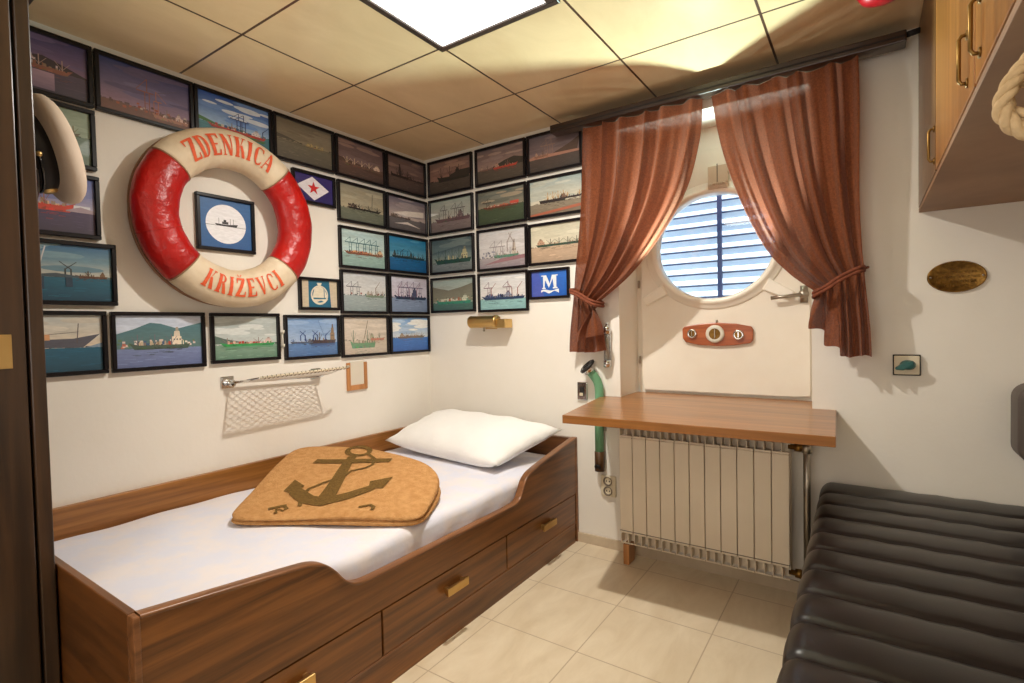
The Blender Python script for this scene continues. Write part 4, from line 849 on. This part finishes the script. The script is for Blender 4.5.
bm=NB(); tube(bm,[(2.108,-.08,.105),(2.108,-.08,.735)],.013,14); lathe(bm,[(.013,0),(.019,.002),(.019,.03),(.013,.034)],(2.108,-.08,.61),(0,0,1),14); bobj('riser_pipe',bm,M['steel'],rd,True)
bm=NB(); prism(bm,[(-.135,0),(-.06,0),(-.05,.097),(-.135,.097)],1.347,1.375,0); tag(bobj('wooden_block',bm,M['block'],None,bevel=.002),'small pine block propping the left end of the radiator','block')

# ================================================================== BENCH
bn=thing('leather_bench','black leather daybed bench with wide channel ribs at the right','bench',(2.55,-1.4,0))
bm=NB(); ys=[]; seam0=-.035; step=.1428; bx0,bx1=2.166,2.945; top=.502
yb=-.02
edges=[-.022,-.178]+[-.178-step*(k+1) for k in range(17)]
samples=[]
for a,b in zip(edges,edges[1:]):
    for j in range(12): samples.append((a+(b-a)*j/12,j/12))
samples.append((edges[-1],0))
rings=[]
for y,t in samples:
    bx0=2.160-.010*y
    bul=(max(0,sin(PI*t)))**.34*.015; 
    r=.035; pr=[]
    for k in range(9):
        a=PI/2*k/8; pr.append((bx0+r-(r+bul*.6)*sin(PI/2-a)+0, top-r-.017+ (r+bul)*sin(a)))
    pr=[(bx0-bul*.5,.30),(bx0-bul*.6,.36),(bx0-bul*.6,.42)]+pr
    wr=lambda x:.0015*sin(x*17+y*9)
    pr+=[(bx0+r+.0+(bx1-bx0-r)*k/14,top-.017+bul+wr(k*.2)) for k in range(1,15)]
    rings.append([bm.verts.new((x,y,z)) for x,z in pr]+[bm.verts.new((bx1,y,.30))])
for A_,B_ in zip(rings,rings[1:]):
    for k in range(len(A_)): bm.faces.new((A_[k],B_[k],B_[(k+1)%len(A_)],A_[(k+1)%len(A_)]))
bm.faces.new(rings[0]); bm.faces.new(rings[-1][::-1])
bobj('cushion',bm,M['leather'],bn,True)
simple_box('base',(2.175,2.94,-2.58,-.03,.02,.30),M['dark'],bn,.004)
# wall pad
pd=thing('padded_backrest','dark grey rounded padded cushion at the far right edge above the bench','cushion',(2.82,-.08,.66))
def rbox(bm,x0,x1,y0,y1,z0,z1,r,n=6):
    pts=[]
    for cx_,cz_,a0 in ((x1-r,z1-r,0),(x0+r,z1-r,90),(x0+r,z0+r,180),(x1-r,z0+r,270)):
        for k in range(n+1):
            a=math.radians(a0+90*k/n); pts.append((cx_+r*cos(a),cz_+r*sin(a)))
    prism(bm,pts,y0,y1,1)
bm=NB(); rbox(bm,2.715,2.949,-.12,0,.655,.915,.05); bobj('shell',bm,M['pad'],pd,True,bevel=.012,seg=4)
bm=NB(); rbox(bm,2.742,2.935,-.135,-.119,.672,.895,.05); bobj('face_pad',bm,M['piping'],pd,True,bevel=.008,seg=3)
bm=NB(); rbox(bm,2.746,2.931,-.142,-.134,.676,.891,.048); bobj('face_cover',bm,M['pad'],pd,True,bevel=.006,seg=3)

# ================================================================== WALL CABINET
cb=thing('wall_cabinet','long brown wooden wall cabinet with upright pull handles at upper right','cabinet',(2.7,-.9,1.527))
cx0=2.466; y_end=-1.86
simple_box('carcass',(cx0+.018,2.948,y_end,-.001,1.54,2.195),M['cabd'],cb)
simple_box('bottom_panel',(cx0,2.948,y_end,-.001,1.527,1.541),M['cabu'],cb,.001)
ydoors=[(-.580,-.004,'cabd'),(-1.211,-.592,'cab'),(-1.855,-1.223,'cab')]
for (a,b,m),hy in zip(ydoors,(-.556,-1.141,-1.277)):
    d=simple_box('door',(cx0-.001,cx0+.018,a,b,1.545,2.19),M[m],cb,.0015)
    bm=NB(); xx=cx0-.014
    tube(bm,[(cx0,hy,1.578),(xx+.004,hy,1.578),(xx,hy,1.585),(xx,hy,1.66),(xx+.004,hy,1.667),(cx0,hy,1.667)],.0036,8)
    for z in (1.578,1.667): lathe(bm,[(0,0),(.009,0),(.009,.003),(0,.003)],(cx0-.004,hy,z),(1,0,0),10)
    h=bobj('handle',bm,M['pull'],cb,True); h.parent=d; h.location=-parent_world(d)

# ================================================================== CURTAINS
rl=thing('curtain_rail','long dark wooden curtain rail below the ceiling above both curtains','curtain rail',(1.7,-.09,2.1))
simple_box('rail',(.985,2.425,-.125,-.055,2.112,2.152),M['railtop'],rl,.004)
simple_box('rail_light_block',(1.115,2.42,-.056,-.0005,2.150,2.160),M['railtop'],rl)  # added board, keeps window light off the ceiling strip behind the rail
simple_box('rail_groove',(.99,2.42,-.128,-.124,2.128,2.133),M['dark'],rl)
bm=NB(); tube(bm,[(2.42,-.09,2.145),(2.465,-.09,2.15)],.010,10); bobj('rod_end',bm,M['dark'],rl,True)
def interp(pts,t):
    # arc length interpolation of a polyline smoothed by Catmull-Rom
    n=len(pts)-1; s=t*n; i=min(int(s),n-1); f=s-i
    p0=Vector(pts[max(i-1,0)]);p1=Vector(pts[i]);p2=Vector(pts[i+1]);p3=Vector(pts[min(i+2,n)])
    return .5*((2*p1)+(-p0+p2)*f+(2*p0-5*p1+4*p2-p3)*f*f+(-p0+3*p1-3*p2+p3)*f**3)
def smooth(t): t=min(max(t,0),1); return t*t*(3-2*t)
def curtain(outer,inner,hem,pleats,seed,side):
    bm=NB(); NU=170; NA=64; NBr=26; rr=random.Random(seed); ph=0
    rows=[]
    def pleat(u):
        uu=u+.018*sin(u*17+seed)+.012*sin(u*31)
        return cos(2*PI*pleats*uu)*.75+.25*cos(2*PI*pleats*2.0*uu+1)
    for i in range(NA+1):
        t=i/NA; o=interp(outer,t); q_=interp(inner,t); row=[]
        for j in range(NU+1):
            u=j/NU; p=o.lerp(q_,u)
            # the cloth sags between pleats on its way to the tie
            amp=.017*(1-smooth((t-.05)/.95))+.017
            amp*= .65+.35*min(1,t*6)
            y=-.088-.010*sin(PI*t)-pleat(u)*amp
            y-=.02*u*sin(PI*t)  # inner side bellies out
            if t>.93: y=y*(1-(t-.93)/.07*.35)+(-.095)*((t-.93)/.07*.35)
            p2=Vector((p.x+.004*pleat(u+.03),y,p.y+ -.010*sin(PI*t)*pleat(u)*u))
            row.append(p2)
        rows.append(row)
    last=rows[-1]
    for i in range(1,NBr+1):
        s=i/NBr; row=[]
        for j in range(NU+1):
            u=j/NU; hx,hy,hz=hem(u); k=last[j]
            e=smooth(s**.8); x=k.x+(hx-k.x)*e; z=k.z+(hz-k.z)*s
            bul=1+.9*sin(PI*min(1,s*1.1))
            y=-.095+(hy+.095)*e-pleat(u)*(.014+.012*e)
            row.append(Vector((x,y,z)))
        rows.append(row)
    V=[[bm.verts.new(p) for p in r] for r in rows]
    for A_,B_ in zip(V,V[1:]):
        for j in range(NU): bm.faces.new((A_[j],A_[j+1],B_[j+1],B_[j]))
    return bm
outerL=[(1.158,2.110),(1.156,1.95),(1.148,1.76),(1.130,1.58),(1.106,1.42),(1.092,1.30)]
innerL=[(1.722,2.110),(1.71,1.93),(1.655,1.72),(1.545,1.54),(1.395,1.375),(1.226,1.255)]
def hemL(u):
    if u<.5: v=u/.5; return (1.052+.13*v,-.07,1.005-.002*v)
    if u<.62: v=(u-.5)/.12; return (1.182+.070*v,-.085,1.003+.012*v)
    v=(u-.62)/.38; return (1.256-.150*v+.01*sin(v*9),-.125-.02*v,1.092-.012*v-.026*v*v)
outerR=[(2.283,2.110),(2.287,1.95),(2.286,1.76),(2.286,1.58),(2.292,1.42),(2.30,1.325)]
innerR=[(1.76,2.110),(1.80,1.885),(1.87,1.655),(1.965,1.44),(2.055,1.325),(2.145,1.25)]
def hemR(u):
    if u<.55: v=u/.55; return (2.322-.10*v,-.085,1.0+.004*sin(v*7))
    v=(u-.55)/.45; return (2.222-.112*v+.012*sin(v*14),-.09-.03*sin(v*9),1.004+.142*v+.012*sin(v*13))
for nm,lab,o_,i_,h_,pl,sd,tie in (
    ('curtain','rust brown curtain tied back to the left of the porthole',outerL,innerL,hemL,5.5,2,[(1.086,1.312),(1.155,1.282),(1.226,1.243)]),
    ('curtain','rust brown curtain tied back to the right of the porthole',outerR,innerR,hemR,5.5,5,[(2.292,1.326),(2.22,1.290),(2.142,1.242)])):
    t=thing(nm,lab,'curtain',((o_[0][0]+i_[0][0])/2,-.09,1.0),'tied back curtains')
    bobj('cloth',curtain(o_,i_,h_,pl,sd,0),M['curtain'],t,True)
    bm=NB(); a,b,c=tie; ring=[]
    fr=[(a[0],-.128,a[1]),((a[0]+b[0])/2,-.142,(a[1]+b[1])/2+.002),(b[0],-.146,b[1]),((b[0]+c[0])/2,-.142,(b[1]+c[1])/2-.004),(c[0],-.128,c[1])]
    bk=[(c[0],-.045,c[1]-.002),(b[0],-.03,b[1]),(a[0],-.045,a[1])]
    loop=fr+bk
    for dz in (-.007,.007): 
        pts=[Vector(p)+Vector((0,0,dz)) for p in loop]; sm=[]
        m_=len(pts)
        for i in range(m_):
            for k in range(5):
                f=k/5;p0,p1,p2,p3=pts[i-1],pts[i],pts[(i+1)%m_],pts[(i+2)%m_]
                sm.append(.5*((2*p1)+(-p0+p2)*f+(2*p0-5*p1+4*p2-p3)*f*f+(-p0+3*p1-3*p2+p3)*f**3))
        tube(bm,sm,.007,8,closed=True)
    s_=-1 if a[0]<1.5 else 1
    tube(bm,[(a[0],-.045,a[1]),(a[0]+s_*.012,-.02,a[1]+.01),(a[0]+s_*.02,-.002,a[1]+.014)],.005,8)
    bobj('tie_band',bm,M['tie'],t,True)

# ================================================================== FOREGROUND ODDS
rp=thing('rope_knot','thick pale rope hanging in a knot at the upper right edge','rope',(2.43,-1.75,1.30))
bm=NB(); C0=Vector((2.430,-1.75,1.350))
def strand(path,r,tw=3,lay=90):
    path=[Vector(p) for p in path]
    # resample
    for s in range(3):
        pts=[]; a=None; L_=0
        for i,p in enumerate(path):
            d=(path[min(i+1,len(path)-1)]-path[max(i-1,0)]).normalized()
            if a is None: a,_=frame_to(d)
            else: a=(a-d*a.dot(d)).normalized()
            b=d.cross(a)
            if i: L_+=(p-path[i-1]).length
            an=L_*lay+s*2*PI/3
            pts.append(p+(a*cos(an)+b*sin(an))*r*.5)
        tube(bm,pts,r*.58,7)
def cr(pts,k=12):
    out=[]; n_=len(pts)-1
    for i in range(n_*k+1):
        t=i/(n_*k); v=[Vector(p) for p in pts]; s=t*n_; j=min(int(s),n_-1); f=s-j
        p0=v[max(j-1,0)];p1=v[j];p2=v[j+1];p3=v[min(j+2,n_)]
        out.append(.5*((2*p1)+(-p0+p2)*f+(2*p0-5*p1+4*p2-p3)*f*f+(-p0+3*p1-3*p2+p3)*f**3))
    return out
k=C0
strand(cr([k+Vector((p[0]*.62,p[1]*.62,p[2]*(.62 if p[2]<.2 else 1))) for p in ((.034,0,.843),(.034,0,.4),(.032,0,.09),(.014,.0,.058),(-.012,-.012,.02),(-.022,-.012,-.02),(.0,-.01,-.055),(.03,0,-.055),(.045,.01,-.02),(.035,.015,.02),(.0,.018,.03),(-.015,.015,.0),(.0,.0,-.03),(.03,-.015,-.02),(.03,-.018,.02),(.005,-.018,.03))]),.0076,lay=150)
bobj('knotted_strand',bm,M['rope'],rp,True)
rt=thing('red_pennant','dark red rounded ornament hanging from the ceiling at the top edge','ornament',(2.35,-.50,2.09))
bm=NB(); lathe(bm,[(0,0),(.030,.003),(.056,.014),(.068,.034),(.064,.056),(.045,.074),(.02,.084),(0,.086)],(2.350,-.50,2.088),(0,0,1),28); bobj('ball',bm,M['redthing'],rt,True)
bm=NB(); tube(bm,[(2.350,-.50,2.172),(2.350,-.50,2.199)],.003,6); bobj('hanging_loop',bm,M['redthing'],rt,True)

# ================================================================== LIGHTS / WORLD / CAMERA
def area(nm,loc,rot,sx,sy,e,c=(1,1,1),spread=None):
    l=bpy.data.lights.new(nm,'AREA'); l.shape='RECTANGLE'; l.size=sx; l.size_y=sy; l.energy=e; l.color=c
    if spread: l.spread=spread
    o=bpy.data.objects.new(nm,l); col.objects.link(o); o.location=loc; o.rotation_euler=rot; return o
area('panel_lamp',(1.20,-.96,H-.03),(0,0,0),.045,.045,24,(1,.955,.88))
area('rear_fill_lamp',(1.3,-2.75,H-.03),(0,0,0),.45,.45,6,(1,.95,.87))  # unseen lamp added behind the camera as fill light
# soft fill added behind the camera, aimed up to lift ceiling and walls
o=area('bounce_fill',(1.75,-3.1,1.25),(0,0,0),1.3,.9,11,(1,.965,.92)); o.rotation_euler=Vector((-.25,1,.42)).to_track_quat('-Z','Y').to_euler()
# daylight thrown up through the porthole by the louvres
sl=bpy.data.lights.new('daylight_upward','SPOT'); sl.energy=115; sl.color=(.74,1,.95); sl.spot_size=math.radians(98); sl.spot_blend=.35; sl.shadow_soft_size=.03
so_=bpy.data.objects.new('daylight_upward',sl); col.objects.link(so_); so_.location=(1.70,.08,1.27); so_.rotation_euler=Vector((.03,-.70,.80)).to_track_quat('-Z','Y').to_euler()
wd=bpy.data.worlds.new('sky'); scene.world=wd; wd.use_nodes=True; nt=wd.node_tree; bg=nt.nodes['Background']
bg.inputs[0].default_value=(.62,.80,1,1); bg.inputs[1].default_value=2.6
tc=nt.nodes.new('ShaderNodeTexCoord'); sep=nt.nodes.new('ShaderNodeSeparateXYZ'); rp_=nt.nodes.new('ShaderNodeValToRGB')
rp_.color_ramp.elements[0].color=(.84,.92,1,1); rp_.color_ramp.elements[1].color=(.66,.82,1,1); rp_.color_ramp.elements[1].position=.8
nt.links.new(tc.outputs['Generated'],sep.inputs[0]); nt.links.new(sep.outputs[2],rp_.inputs[0]); nt.links.new(rp_.outputs[0],bg.inputs[0])
cam=bpy.data.cameras.new('camera'); co=bpy.data.objects.new('camera',cam); col.objects.link(co)
cam.sensor_width=36; cam.lens=521.1074/1024*36; cam.clip_start=.02
yw,pt,ro=[math.radians(v) for v in (34.3023,-1.6191,-1.2499)]
fw=Vector((-sin(yw)*cos(pt),cos(yw)*cos(pt),sin(pt))); rt_=Vector((cos(yw),sin(yw),0)); up=rt_.cross(fw)
r2=rt_*cos(ro)+up*sin(ro); u2=-rt_*sin(ro)+up*cos(ro)
mw=Matrix((r2,u2,-fw)).transposed().to_4x4(); mw.translation=Vector((2.3087,-2.4446,1.1402)); co.matrix_world=mw
scene.camera=co
scene.view_settings.view_transform='Standard'; scene.view_settings.look='None'; scene.view_settings.exposure=0
